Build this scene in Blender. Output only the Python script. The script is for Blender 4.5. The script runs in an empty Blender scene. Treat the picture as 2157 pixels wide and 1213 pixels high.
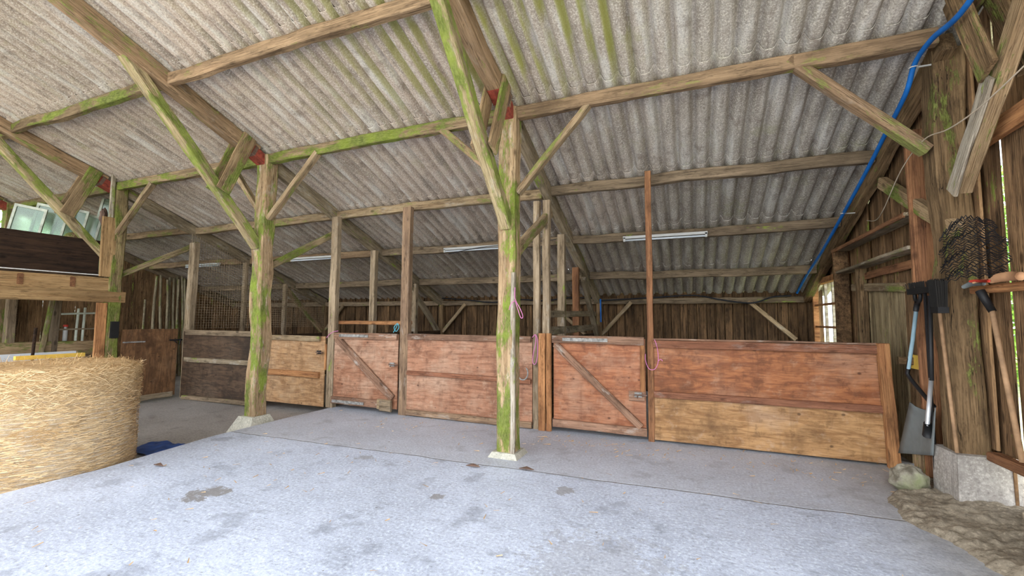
import bpy, math, random
from mathutils import Vector, Matrix, noise as mnoise
R = math.radians
sc = bpy.context.scene
col = sc.collection

# ------------------------------------------------------------------ camera, world, sun, exposure
F_PX = 922.5
cam_d = bpy.data.cameras.new('camera'); cam = bpy.data.objects.new('camera', cam_d); col.objects.link(cam)
cam_d.sensor_fit = 'HORIZONTAL'; cam_d.sensor_width = 36.0; cam_d.lens = 36.0 * F_PX / 2157.0
cam_d.clip_start = 0.05; cam_d.clip_end = 300
PITCH, YAW, ROLL = .0713, .3868, .0057
cam.matrix_basis = (Matrix.Translation((0, 0, 1.5)) @ Matrix.Rotation(YAW, 4, 'Z') @
                    Matrix.Rotation(math.pi/2 + PITCH, 4, 'X') @ Matrix.Rotation(ROLL, 4, 'Z'))
sc.camera = cam
sc.view_settings.view_transform = 'Standard'; sc.view_settings.look = 'None'
sc.view_settings.gamma = 1.0; sc.view_settings.use_curve_mapping = False
sc.view_settings.exposure = 0.45

world = bpy.data.worlds.new('world'); sc.world = world; world.use_nodes = True
nt = world.node_tree; nt.nodes.clear()
o_ = nt.nodes.new('ShaderNodeOutputWorld'); bg = nt.nodes.new('ShaderNodeBackground')
bg.inputs[0].default_value = (.90, .94, 1.0, 1); bg.inputs[1].default_value = 3.5
nt.links.new(bg.outputs[0], o_.inputs[0])

sun_d = bpy.data.lights.new('sun', 'SUN'); sun_d.energy = 9.0; sun_d.angle = R(3); sun_d.color = (1, .95, .86)
sun = bpy.data.objects.new('sun', sun_d); col.objects.link(sun)
sun.rotation_euler = (R(-28), R(12), 0)      # high sun standing behind the shed's back wall

# ------------------------------------------------------------------ helpers
W = {}
def tag(o, label=None, cat=None, group=None, kind=None):
    if label: o['label'] = label
    if cat: o['category'] = cat
    if group: o['group'] = group
    if kind: o['kind'] = kind
    return o
def put(o, M, parent=None):
    col.objects.link(o); W[o.name] = M
    if parent is not None:
        o.parent = parent; o.matrix_basis = W[parent.name].inverted() @ M
    else: o.matrix_basis = M
    return o
def empty(name, loc, label=None, cat=None, group=None, kind=None):
    o = bpy.data.objects.new(name, None); o.empty_display_size = .1
    put(o, Matrix.Translation(loc)); return tag(o, label, cat, group, kind)

class MB:
    def __init__(s): s.v = []; s.f = []; s.pv = []; s.p = .5
    def add(s, vs, fs):
        b = len(s.v); s.v += [tuple(v) for v in vs]; s.pv += [s.p]*len(vs)
        s.f += [tuple(b+i for i in f) for f in fs]
    def box(s, x0, x1, y0, y1, z0, z1, M=None):
        vs = [Vector((x, y, z)) for x in (x0, x1) for y in (y0, y1) for z in (z0, z1)]
        if M is not None: vs = [M @ v for v in vs]
        s.add(vs, [(0,1,3,2), (4,6,7,5), (0,4,5,1), (2,3,7,6), (0,2,6,4), (1,5,7,3)])
    def tube(s, pts, r, n=8, cap=True, closed=False):
        pts = [Vector(p) for p in pts]; rr = r if isinstance(r, (list, tuple)) else [r]*len(pts)
        up = None; vs = []; N = len(pts)
        for i, p in enumerate(pts):
            if closed: t = (pts[(i+1) % N]-pts[i-1])
            else: t = (pts[min(i+1, N-1)]-pts[max(i-1, 0)])
            t = t.normalized() if t.length > 1e-9 else Vector((0,0,1))
            if up is None:
                up = Vector((0,0,1)) if abs(t.z) < .9 else Vector((1,0,0))
            a = t.cross(up)
            if a.length < 1e-6: a = t.orthogonal()
            a.normalize(); b = a.cross(t).normalized(); up = b
            for k in range(n):
                th = 2*math.pi*k/n
                vs.append(p + (a*math.cos(th)+b*math.sin(th))*rr[i])
        fs = []
        for i in range(N if closed else N-1):
            j = (i+1) % N
            for k in range(n):
                fs.append((i*n+k, j*n+k, j*n+(k+1) % n, i*n+(k+1) % n))
        if cap and not closed:
            fs.append(tuple(range(n-1, -1, -1))); fs.append(tuple((N-1)*n+k for k in range(n)))
        s.add(vs, fs)
    def lathe(s, prof, c, n=24):
        c = Vector(c); vs = []; fs = []
        for (r, z) in prof:
            for k in range(n):
                th = 2*math.pi*k/n; vs.append(c+Vector((r*math.cos(th), r*math.sin(th), z)))
        for i in range(len(prof)-1):
            for k in range(n): fs.append((i*n+k, i*n+(k+1) % n, (i+1)*n+(k+1) % n, (i+1)*n+k))
        fs.append(tuple(range(n-1, -1, -1))); fs.append(tuple((len(prof)-1)*n+k for k in range(n)))
        s.add(vs, fs)
    def build(s, name, mat, parent=None, M=None, smooth=False):
        """vertices are world coordinates; M is the frame the mesh is stored in"""
        M = M if M is not None else Matrix.Identity(4); Mi = M.inverted()
        me = bpy.data.meshes.new(name); me.from_pydata([tuple(Mi @ Vector(v)) for v in s.v], [], s.f); me.update()
        at = me.attributes.new('pv', 'FLOAT', 'POINT'); at.data.foreach_set('value', s.pv)
        if smooth: me.polygons.foreach_set('use_smooth', [True]*len(me.polygons))
        me.materials.append(mat); o = bpy.data.objects.new(name, me)
        return put(o, M, parent)

def frame_of(A, B, up=(0, 0, 1)):
    A = Vector(A); B = Vector(B); x = (B-A).normalized(); up = Vector(up)
    if abs(x.dot(up)) > .98: up = Vector((0, 1, 0))
    y = up.cross(x).normalized(); z = x.cross(y).normalized()
    return Matrix(((x.x, y.x, z.x, A.x), (x.y, y.y, z.y, A.y), (x.z, y.z, z.z, A.z), (0, 0, 0, 1)))

def beam(name, A, B, w, h, mat, label=None, cat=None, parent=None, up=(0,0,1), wob=.006, ch=.010, seed=None,
         group=None, taper=1.0, cut=0.0, bow=0.0):
    """a sawn timber from A to B: w across (local Y), h along 'up' (local Z); A-B is the centre line"""
    A = Vector(A); B = Vector(B); L = (B-A).length; M = frame_of(A, B, up)
    rnd = random.Random(seed if seed is not None else hash((round(A.x,2), round(A.y,2), round(A.z,2), round(B.z,2))) & 0xffff)
    off = rnd.random()*50; n = max(2, int(L/.16)); vs = []; fs = []
    for i in range(n+1):
        t = i/n; k = 1+(taper-1)*t; a = w/2*k; b = h/2*k
        c1 = min(ch, a*.5, b*.5)
        q = mnoise.noise(Vector((t*L*1.3+off, 0, 0)))*wob*1.2; q2 = mnoise.noise(Vector((t*L*1.3, off, 3)))*wob*1.2
        q2 += bow*math.sin(math.pi*t)
        prof = [(a-c1, b), (a, b-c1), (a, -b+c1), (a-c1, -b), (-a+c1, -b), (-a, -b+c1), (-a, b-c1), (-a+c1, b)]
        for j, (y, z) in enumerate(prof):
            e = mnoise.noise(Vector((t*L*3+off, j//2*7.3, 1)))*wob
            s_ = 1+e/max(w, .04)
            x = t*L + (cut*(y/a) if i in (0, n) else 0)
            vs.append(Vector((x, y*s_+q, z*s_+q2)))
    for i in range(n):
        for j in range(8): fs.append((i*8+j, i*8+(j+1) % 8, (i+1)*8+(j+1) % 8, (i+1)*8+j))
    fs.append(tuple(range(7, -1, -1))); fs.append(tuple(n*8+k for k in range(8)))
    me = bpy.data.meshes.new(name); me.from_pydata([tuple(v) for v in vs], [], fs); me.update()
    at = me.attributes.new('pv', 'FLOAT', 'POINT'); at.data.foreach_set('value', [rnd.random()]*len(vs))
    me.materials.append(mat); o = bpy.data.objects.new(name, me); put(o, M, parent)
    return tag(o, label, cat, group)

# ------------------------------------------------------------------ materials
class NT:
    def __init__(s, name):
        s.m = bpy.data.materials.new(name); s.m.use_nodes = True; s.t = s.m.node_tree; s.t.nodes.clear()
        s.out = s.n('ShaderNodeOutputMaterial'); s.b = s.n('ShaderNodeBsdfPrincipled'); s.l(s.b.outputs[0], s.out.inputs[0])
    def n(s, k, **p):
        x = s.t.nodes.new(k)
        for a, b in p.items(): setattr(x, a, b)
        return x
    def l(s, a, b): s.t.links.new(a, b)
    def set(s, inp, v):
        if isinstance(v, bpy.types.NodeSocket): s.l(v, inp)
        else: inp.default_value = v if not isinstance(v, tuple) or len(v) != 3 or inp.type != 'RGBA' else (*v, 1)
    def obj(s, scale=(1,1,1), rnd=True):
        tc = s.n('ShaderNodeTexCoord'); v = tc.outputs['Object']
        if rnd:
            oi = s.n('ShaderNodeObjectInfo'); at = s.n('ShaderNodeAttribute', attribute_name='pv')
            ad = s.math('ADD', oi.outputs['Random'], s.math('MULTIPLY', at.outputs['Fac'], 3.7))
            ml = s.math('MULTIPLY', ad, 37.0)
            va = s.n('ShaderNodeVectorMath', operation='ADD'); s.l(v, va.inputs[0]); s.l(ml, va.inputs[1]); v = va.outputs[0]
        mp = s.n('ShaderNodeMapping'); s.l(v, mp.inputs[0]); mp.inputs['Scale'].default_value = scale
        return mp.outputs[0]
    def noise(s, v, sc_, det=4, rough=.6, dist=0):
        x = s.n('ShaderNodeTexNoise'); s.l(v, x.inputs['Vector']); x.inputs['Scale'].default_value = sc_
        x.inputs['Detail'].default_value = det; x.inputs['Roughness'].default_value = rough; x.inputs['Distortion'].default_value = dist
        return x.outputs[0]
    def math(s, op, a, b=0.0, c=None, clamp=False):
        x = s.n('ShaderNodeMath', operation=op, use_clamp=clamp); s.set(x.inputs[0], a); s.set(x.inputs[1], b)
        if c is not None: s.set(x.inputs[2], c)
        return x.outputs[0]
    def mr(s, v, a, b, c=0.0, d=1.0):
        x = s.n('ShaderNodeMapRange'); s.set(x.inputs[0], v)
        for i, q in enumerate((a, b, c, d)): s.set(x.inputs[i+1], q)
        return x.outputs[0]
    def mix(s, f, a, b, mode='MIX'):
        x = s.n('ShaderNodeMix', data_type='RGBA', blend_type=mode); s.set(x.inputs[0], f); s.set(x.inputs[6], a); s.set(x.inputs[7], b)
        return x.outputs[2]
    def fin(s, color, rough=.85, bump=None, bs=.4, bd=.01, metal=0.0, spec=.3):
        s.set(s.b.inputs['Base Color'], color); s.set(s.b.inputs['Roughness'], rough); s.set(s.b.inputs['Metallic'], metal)
        s.set(s.b.inputs['Specular IOR Level'], spec)
        if bump is not None:
            bn = s.n('ShaderNodeBump'); bn.inputs['Strength'].default_value = bs; bn.inputs['Distance'].default_value = bd
            s.l(bump, bn.inputs['Height']); s.l(bn.outputs[0], s.b.inputs['Normal'])
        return s.m

def wood(name, c1, c2, moss=0.0, axis=0, mosscol=((.13,.17,.02), (.24,.34,.03)), white=0.0, var=.35, knots=.8, dark=.5):
    m = NT(name)
    def sc3(al, ac): 
        q = [ac]*3; q[axis] = al; return tuple(q)
    v1 = m.obj(sc3(.8, 13)); g = m.noise(v1, 1.6, 6, .65)
    v2 = m.obj(sc3(.6, 1.6)); b = m.noise(v2, 2.0, 4, .6)
    c = m.mix(m.mr(g, .36, .64), c2, c1)
    at = m.n('ShaderNodeAttribute', attribute_name='pv'); oi = m.n('ShaderNodeObjectInfo')
    rv = m.math('FRACT', m.math('ADD', at.outputs['Fac'], oi.outputs['Random']))
    val = m.math('MULTIPLY', m.mr(b, .3, .7, 1-var, 1+var), m.mr(rv, 0, 1, 1-var*.5, 1+var*.5))
    hs = m.n('ShaderNodeHueSaturation'); m.l(val, hs.inputs['Value']); m.set(hs.inputs['Color'], c); c = hs.outputs[0]
    # weathering: dark grimy blotches and fine dark grain
    gr = m.noise(m.obj(sc3(1.6, 5)), 2.2, 6, .72)
    c = m.mix(m.mr(gr, .47, .34, 0, .62), c, tuple(x*.32 for x in c2))
    c = m.mix(m.mr(gr, .56, .70, 0, .40), c, tuple(min(1, x*1.35) for x in c1))
    fg = m.noise(m.obj(sc3(2.0, 60)), 1.5, 3, .6)
    c = m.mix(m.mr(fg, .47, .36, 0, .5), c, tuple(x*.4 for x in c2))
    # long drying cracks
    v3 = m.obj(sc3(.55, 16)); cr = m.noise(v3, 1.9, 3, .5, .3)
    crm = m.mr(m.math('ABSOLUTE', m.math('SUBTRACT', cr, .5)), .0, .016, 1, 0)
    brk = m.mr(m.noise(m.obj(sc3(1.2, 5)), 1.5, 2), .46, .54)
    crm = m.math('MULTIPLY', crm, m.math('MULTIPLY', brk, dark*1.6), clamp=True)
    c = m.mix(crm, c, tuple(x*.16 for x in c2))
    # knots
    if knots:
        vo = m.n('ShaderNodeTexVoronoi'); m.l(m.obj(sc3(2.2, 4.2)), vo.inputs['Vector']); vo.inputs['Scale'].default_value = 1.0
        kn = m.mr(vo.outputs['Distance'], .06, .13, knots, 0)
        c = m.mix(kn, c, tuple(x*.35 for x in c2))
    if white:
        wn = m.noise(m.obj(sc3(1.4, 4)), 2.3, 5, .7)
        c = m.mix(m.mr(wn, .56, .72, 0, white), c, (.62, .60, .54))
    hgt = g
    if moss > 0:
        a = m.noise(m.obj(sc3(.9, 3.0)), 1.7, 5, .62); f2 = m.noise(m.obj(sc3(9, 30)), 2.0, 3, .7)
        mv = m.math('ADD', m.math('MULTIPLY', a, .78), m.math('MULTIPLY', f2, .22))
        th = .62 - moss*.26
        mk = m.mr(mv, th, th+.055)
        mc = m.mix(m.mr(m.noise(m.obj((1.3,1.3,1.3)), 3.1, 4), .4, .62), mosscol[0], mosscol[1])
        mc = m.mix(m.mr(f2, .35, .7), mc, m.mix(.5, mc, (.36, .40, .12)))
        c = m.mix(m.math('MULTIPLY', mk, .93), c, mc)
        hgt = m.math('ADD', g, m.math('MULTIPLY', mk, m.math('MULTIPLY', f2, .6)))
    return m.fin(c, .85, m.math('ADD', hgt, fg), .7, .014, spec=.2)

def flat(name, c, rough=.6, metal=0, var=.15, nscale=8):
    m = NT(name); n = m.noise(m.obj(), nscale, 4)
    c2 = m.mix(m.mr(n, .3, .7), tuple(x*(1-var) for x in c), tuple(min(1, x*(1+var)) for x in c))
    return m.fin(c2, rough, n, .15, .003, metal)

M_ = {}
M_['post'] = wood('post_wood', (.54,.39,.23), (.30,.19,.10), moss=.50, mosscol=((.065,.095,.008), (.15,.225,.010)), white=.5)
M_['post_moss'] = wood('dark_mossy_wood', (.34,.26,.13), (.17,.12,.06), moss=.60, mosscol=((.05,.065,.008), (.12,.15,.015)))
M_['post_side'] = wood('post_side_wood', (.56,.50,.40), (.34,.27,.19), moss=.2, white=.7)
M_['post_dark'] = wood('post_dark_wood', (.27,.175,.09), (.12,.075,.037), moss=.26, mosscol=((.06,.07,.015), (.11,.13,.02)), dark=.8)
M_['strut'] = wood('strut_wood', (.44,.35,.20), (.26,.19,.10), moss=.58, mosscol=((.08,.11,.012), (.20,.25,.035)), white=.35)
M_['gusset'] = wood('gusset_wood', (.42,.30,.17), (.26,.17,.09), moss=.48, mosscol=((.06,.09,.01), (.13,.18,.02)))
M_['purlin'] = wood('purlin_wood', (.36,.245,.145), (.20,.13,.075), moss=.22, mosscol=((.13,.13,.03), (.19,.19,.05)))
M_['purlin_green'] = wood('purlin_green_wood', (.33,.24,.14), (.18,.12,.07), moss=.58, mosscol=((.06,.085,.01), (.14,.19,.015)))
M_['purlin_dark'] = wood('purlin_dark_wood', (.27,.20,.13), (.15,.11,.07), moss=.05)
M_['rafter'] = wood('rafter_wood', (.42,.28,.17), (.25,.16,.09), moss=.26, mosscol=((.13,.14,.04), (.19,.20,.05)), white=.2)
M_['rafter_grey'] = wood('rafter_grey_wood', (.35,.28,.19), (.21,.16,.10), moss=.15, white=.4)
M_['brace'] = wood('brace_wood', (.40,.30,.18), (.24,.16,.09), moss=.22, mosscol=((.12,.14,.03), (.18,.20,.05)), white=.3)
M_['brace_green'] = wood('brace_green_wood', (.38,.29,.17), (.22,.16,.09), moss=.55, mosscol=((.07,.10,.01), (.15,.20,.02)))
M_['batten'] = wood('batten_wood', (.43,.33,.22), (.25,.18,.11), moss=.03, white=.35)
M_['batten_brown'] = wood('batten_brown_wood', (.38,.25,.15), (.22,.14,.09), moss=.0, white=.3)
M_['orange'] = wood('orange_wood', (.48,.24,.10), (.30,.13,.055), moss=.0)
M_['orange_dark'] = wood('orange_dark_wood', (.33,.16,.075), (.20,.09,.045), moss=.0)
M_['gate_frame'] = wood('gate_frame_wood', (.34,.20,.13), (.20,.11,.07), moss=.0, white=.5)
M_['red_frame'] = wood('red_frame_wood', (.36,.16,.09), (.22,.09,.05), moss=.0, white=.15)
M_['loft_beam'] = wood('loft_beam_wood', (.47,.31,.15), (.32,.19,.085), moss=.0, var=.2)
M_['dark'] = wood('dark_wood', (.055,.030,.017), (.025,.015,.010), moss=.0)
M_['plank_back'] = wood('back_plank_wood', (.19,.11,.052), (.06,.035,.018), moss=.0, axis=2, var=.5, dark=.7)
M_['plank_right'] = wood('right_plank_wood', (.32,.19,.095), (.15,.085,.042), moss=.06, axis=2, var=.45, dark=1.1)
M_['plank_pale'] = wood('pale_plank_wood', (.42,.33,.19), (.24,.17,.09), moss=.1, axis=2, var=.3)
M_['stick'] = wood('stick_wood', (.42,.36,.24), (.24,.19,.12), moss=.25)
M_['red'] = flat('red_paint', (.26,.055,.035), .8, var=.6, nscale=14)
M_['pink'] = flat('pink_twine', (.62,.20,.42), .8)
M_['bluetwine'] = flat('blue_twine', (.10,.45,.55), .8)
M_['string'] = flat('string', (.50,.42,.32), .9)
M_['blue'] = flat('blue_pipe', (.01,.13,.45), .45)
M_['cable'] = flat('black_cable', (.012,.014,.02), .6)
M_['white'] = flat('white_plastic', (.48,.48,.46), .5, var=.08)
M_['tube'] = flat('tube_glass', (.60,.65,.70), .25, var=.04)
M_['metal'] = flat('galvanised_metal', (.30,.29,.27), .65, .3, .5, 22)
M_['rust'] = flat('rusty_iron', (.20,.13,.10), .7, .4, .4)
M_['blackmetal'] = flat('black_metal', (.02,.02,.022), .5, .4)
M_['black'] = flat('black_plastic', (.015,.015,.016), .5)
M_['bristle'] = flat('black_bristle', (.02,.018,.016), .9)
M_['shovel'] = flat('grey_blade', (.17,.19,.19), .6)
M_['alu'] = flat('aluminium', (.62,.64,.66), .4, .6, .05)
M_['bluehandle'] = flat('pale_blue_handle', (.30,.45,.52), .45)
M_['handle'] = flat('bare_handle_wood', (.36,.22,.12), .7, var=.35)
M_['yellow'] = flat('yellow_board', (.68,.45,.08), .7)
M_['whiteboard'] = flat('white_board', (.62,.66,.70), .6, var=.08)
M_['paleframe'] = flat('pale_window_frame', (.52,.55,.46), .8, var=.3)
M_['tarp'] = flat('blue_tarpaulin', (.03,.08,.28), .5, var=.4)
M_['dust'] = flat('white_dust', (.70,.68,.66), .9, var=.2, nscale=30)
M_['redtool'] = flat('red_tool_plastic', (.50,.05,.03), .5)
M_['glove'] = flat('tan_leather', (.58,.32,.17), .85)

def concrete(name, c1, c2, joints=False, spots=True, rough=.55):
    m = NT(name); v = m.obj(rnd=False)
    a = m.noise(v, .9, 5, .6); b = m.noise(v, 7, 6, .7); d = m.noise(v, 42, 5, .7); e = m.noise(v, 2.7, 6, .65)
    c = m.mix(m.mr(m.math('ADD', m.math('MULTIPLY', a, .6), m.math('MULTIPLY', b, .4)), .38, .62), c2, c1)
    c = m.mix(m.mr(d, .52, .62, 0, .6), c, tuple(min(1, x*1.35) for x in c1))
    c = m.mix(m.mr(d, .45, .34, 0, .6), c, tuple(x*.5 for x in c2))
    if spots:
        c = m.mix(m.mr(e, .56, .64, 0, .45), c, tuple(x*.52 for x in c2))
        c = m.mix(m.mr(m.noise(v, 13, 3), .71, .735, 0, .75), c, (.10,.08,.06))
        # scattered bits of straw and dirt, and faint brushed streaks
        mp = m.n('ShaderNodeMapping'); m.l(v, mp.inputs[0]); mp.inputs['Scale'].default_value = (2.2, 14, 1); mp.inputs['Rotation'].default_value = (0, 0, .5)
        c = m.mix(m.mr(m.noise(mp.outputs[0], 2.5, 5, .7), .54, .66, 0, .42), c, tuple(x*.55 for x in c2))
    hgt = m.math('ADD', m.math('MULTIPLY', b, .5), m.math('MULTIPLY', d, .6))
    if joints:
        sp = m.n('ShaderNodeSeparateXYZ'); m.l(v, sp.inputs[0])
        # the bay beyond the joint between the posts is mixed towards a browner tone
        wob = m.math('MULTIPLY', m.math('SUBTRACT', m.noise(v, 1.3, 3), .5), .10)
        yy = m.math('ADD', m.math('SUBTRACT', sp.outputs[1], m.math('MULTIPLY', sp.outputs[0], .03)), wob)
        far = m.mr(yy, 4.24, 4.27)
        c = m.mix(m.math('MULTIPLY', far, .30), c, (.40, .37, .34))
        ln = m.mr(m.math('ABSOLUTE', m.math('SUBTRACT', yy, 4.25)), .006, .016, 1, 0)
        c = m.mix(m.math('MULTIPLY', ln, .7), c, (.20,.19,.18))
        hgt = m.math('SUBTRACT', hgt, m.math('MULTIPLY', ln, 2))
        # dust and muck that has collected along the foot of the right wall
        ed = m.mr(m.math('ADD', sp.outputs[0], m.math('MULTIPLY', m.math('SUBTRACT', a, .5), 1.6)), 1.0, 1.9)
        c = m.mix(m.math('MULTIPLY', ed, .7), c, m.mix(m.mr(b, .4, .6), (.16,.14,.10), (.30,.27,.21)))
        # a damp stain and two dark patches
        for (x, y, r, s) in ((-3.85, 2.60, .16, .8), (-2.05, 3.30, .07, .7), (-.55, 2.75, .42, .28), (-1.05, 3.85, .09, .6), (-3.3, 3.9, .08, .5)):
            dx = m.math('SUBTRACT', sp.outputs[0], x); dy = m.math('SUBTRACT', sp.outputs[1], y)
            ds = m.math('SQRT', m.math('ADD', m.math('MULTIPLY', dx, dx), m.math('MULTIPLY', dy, dy)))
            ds = m.math('ADD', ds, m.math('MULTIPLY', m.math('SUBTRACT', m.noise(v, 8, 6, .75), .5), r*5))
            c = m.mix(m.mr(ds, r*.8, r, s, 0), c, (.22,.20,.18))
    return m.fin(c, m.mr(b, .3, .7, rough-.12, rough+.12), hgt, .5, .012, spec=.45)
M_['floor'] = concrete('floor_concrete', (.62,.68,.82), (.43,.475,.58), joints=True)  # blue of the reflected sky is put into the floor's base colour
M_['floor_low'] = concrete('low_floor_concrete', (.40,.38,.36), (.27,.25,.23))
M_['plinth'] = concrete('plinth_concrete', (.52,.50,.42), (.36,.35,.28), spots=False, rough=.8)
M_['plinth_white'] = concrete('white_plinth_concrete', (.46,.43,.39), (.30,.27,.24), rough=.8)
M_['dirt'] = concrete('dirt', (.32,.27,.20), (.12,.095,.065), spots=True, rough=.9)
def rock():
    m = NT('rock'); v = m.obj(rnd=False); n = m.noise(v, 6, 6, .65)
    c = m.mix(m.mr(n, .40, .60), (.17,.15,.11), (.42,.39,.31))
    c = m.mix(m.mr(m.noise(v, 3.2, 4), .50, .66, 0, .7), c, (.16,.20,.06)); return m.fin(c, .9, n, .7, .03)
M_['rock'] = rock()

def ply(name, c1, c2, water=.4, vertical=False, rough=.6, pale=(.56,.41,.29), knotrow=True):
    m = NT(name); s1 = (1.3, 1, 7) if not vertical else (7, 1, 1.3)
    a = m.noise(m.obj(s1), 1.6, 6, .62, 1.6); b = m.noise(m.obj((1,1,1)), 1.3, 5, .65)
    c = m.mix(m.mr(a, .40, .60), c2, c1)
    c = m.mix(m.mr(b, .5, .68, 0, water), c, pale)
    c = m.mix(m.mr(b, .46, .34, 0, .7), c, tuple(x*.4 for x in c2))
    bb = m.noise(m.obj((3, 3, 3)), 2.3, 6, .7); c = m.mix(m.mr(bb, .46, .36, 0, .5), c, tuple(x*.4 for x in c2)); c = m.mix(m.mr(bb, .56, .68, 0, water*.8), c, pale)
    fine = m.noise(m.obj((3, 1, 40) if not vertical else (40, 1, 3)), 1.5, 4, .6)
    c = m.mix(m.mr(fine, .5, .64, 0, .5), c, tuple(x*.6 for x in c2))
    vo = m.n('ShaderNodeTexVoronoi'); m.l(m.obj((4.2, 1, 5.5)), vo.inputs['Vector']); vo.inputs['Scale'].default_value = 1.0
    c = m.mix(m.mr(vo.outputs['Distance'], .05, .10, .75, 0), c, tuple(x*.25 for x in c2))
    v2 = m.n('ShaderNodeTexVoronoi'); m.l(m.obj((1.6, 1, 9)), v2.inputs['Vector']); v2.inputs['Scale'].default_value = 1.0
    c = m.mix(m.mr(v2.outputs['Distance'], .05, .11, .5, 0), c, tuple(x*.5 for x in c2))
    st = m.noise(m.obj((9, 1, .9) ), 1.2, 4, .6)
    c = m.mix(m.mr(st, .56, .70, 0, .30), c, tuple(x*.5 for x in c2))
    return m.fin(c, rough, m.math('ADD', a, fine), .3, .004, spec=.3)
M_['ply_red'] = ply('red_plywood', (.42,.165,.075), (.27,.095,.042), .3)
M_['ply_pinkish'] = ply('worn_red_plywood', (.41,.20,.115), (.26,.115,.062), .45)
M_['ply_right'] = ply('right_plywood', (.38,.145,.055), (.22,.075,.028), .22)
M_['ply_low'] = ply('pale_low_plywood', (.48,.27,.115), (.29,.145,.055), .45)
M_['ply_tan'] = ply('tan_plywood', (.46,.27,.13), (.29,.155,.07), .35, pale=(.60,.46,.30))
M_['ply_dark'] = ply('dark_plywood', (.10,.06,.035), (.045,.027,.016), .2, pale=(.17,.13,.09))
M_['ply_door'] = ply('brown_door_plywood', (.23,.12,.055), (.12,.06,.028), .25, vertical=True, pale=(.33,.22,.13))

def sheetmat():
    m = NT('fibre_cement'); v = m.obj(rnd=False)
    at = m.n('ShaderNodeAttribute', attribute_name='pv')
    sp = m.n('ShaderNodeSeparateXYZ'); m.l(v, sp.inputs[0])
    x = sp.outputs[0]; y = sp.outputs[1]
    warm = m.mr(m.math('ADD', x, m.math('MULTIPLY', m.math('SUBTRACT', m.noise(v, .6, 3), .5), 2)), -2.2, .2)
    c = m.mix(warm, (.52,.425,.355), (.44,.405,.36))
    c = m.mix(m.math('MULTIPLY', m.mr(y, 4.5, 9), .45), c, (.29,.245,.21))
    hs = m.n('ShaderNodeHueSaturation'); m.set(hs.inputs['Color'], c); m.l(m.mr(at.outputs['Fac'], 0, 1, .84, 1.14), hs.inputs['Value']); c = hs.outputs[0]
    str_ = m.n('ShaderNodeMapping'); m.l(v, str_.inputs[0]); str_.inputs['Scale'].default_value = (7, 1.0, 1)
    s = m.noise(str_.outputs[0], 1.1, 5, .6)
    c = m.mix(m.mr(s, .53, .64, 0, .6), c, (.66,.65,.62))
    c = m.mix(m.mr(s, .47, .36, 0, .6), c, (.22,.19,.165))
    sp2 = m.noise(v, 62, 4, .72); c = m.mix(m.mr(sp2, .53, .60, 0, .65), c, (.78,.74,.66)); c = m.mix(m.mr(sp2, .46, .38, 0, .55), c, (.20,.17,.14))
    b = m.noise(v, 5, 5, .7); c = m.mix(m.mr(b, .46, .32, 0, .6), c, (.21,.17,.14))
    # algae in the valleys of the translucent-looking bay
    u = m.math('MULTIPLY', m.math('ADD', x, .47), 2*math.pi/.184)
    val = m.mr(m.math('COSINE', m.math('ADD', u, .7)), .1, .8)
    rng = m.math('MULTIPLY', m.mr(x, -5.2, -1.9), m.mr(x, -.44, -.50)); rng = m.math('MULTIPLY', rng, m.mr(y, 4.75, 4.2))
    g1 = m.math('MULTIPLY', m.math('MULTIPLY', val, m.mr(m.noise(str_.outputs[0], .8, 4), .42, .56)), rng)
    g2 = m.math('MULTIPLY', m.mr(b, .52, .66, 0, .28), m.mr(m.noise(v, .7, 2), .45, .6))
    c = m.mix(m.math('MULTIPLY', g1, .8), c, (.36,.37,.08)); c = m.mix(g2, c, (.34,.35,.16))
    return m.fin(c, .9, m.math('ADD', sp2, b), .6, .006, spec=.15)
M_['sheet'] = sheetmat()

def strawmat():
    m = NT('straw'); v = m.obj(rnd=False)
    sp = m.n('ShaderNodeSeparateXYZ'); m.l(v, sp.inputs[0])
    mp = m.n('ShaderNodeMapping'); m.l(v, mp.inputs[0]); mp.inputs['Scale'].default_value = (9, 9, 55)
    a = m.noise(mp.outputs[0], 1.5, 5, .75, 1.5); b = m.noise(v, 38, 4, .75); d = m.noise(v, 3, 4)
    c = m.mix(m.mr(a, .36, .64), (.42,.24,.10), (.86,.62,.33)); c = m.mix(m.mr(b, .55, .7, 0, .8), c, (.86,.68,.42)); c = m.mix(m.mr(b, .40, .3, 0, .7), c, (.20,.11,.04))
    c = m.mix(m.mr(sp.outputs[2], .95, .25, 0, .35), c, (.72,.62,.48))
    c = m.mix(m.mr(d, .45, .32, 0, .45), c, (.34,.21,.09))
    wv = m.math('SINE', m.math('ADD', m.math('MULTIPLY', sp.outputs[2], 2*math.pi/.042), m.math('MULTIPLY', d, 5)))
    c = m.mix(m.math('MULTIPLY', m.mr(wv, .6, 1, 0, .42), m.mr(sp.outputs[2], .8, .5)), c, (.90,.84,.74))
    return m.fin(c, .85, m.math('ADD', m.math('ADD', a, b), m.math('MULTIPLY', wv, .15)), .9, .02, spec=.2)
M_['straw'] = strawmat()
def bladesmat():
    m = NT('straw_blades'); at = m.n('ShaderNodeAttribute', attribute_name='pv')
    return m.fin(m.mix(at.outputs['Fac'], (.50,.30,.12), (.95,.74,.44)), .7)
M_['blades'] = bladesmat()
def leafmat():
    m = NT('leaf'); at = m.n('ShaderNodeAttribute', attribute_name='pv')
    c = m.mix(at.outputs['Fac'], (.10,.24,.02), (.42,.62,.08)); m.fin(c, .6)
    m.set(m.b.inputs['Transmission Weight'], 0.0); return m.m
M_['leaf'] = leafmat()
def groundmat():
    m = NT('yard'); v = m.obj(rnd=False); n = m.noise(v, 1.5, 6, .7)
    return m.fin(m.mix(m.mr(n, .4, .6), (.44,.40,.36), (.58,.54,.49)), .9)
M_['yard'] = groundmat()
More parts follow.
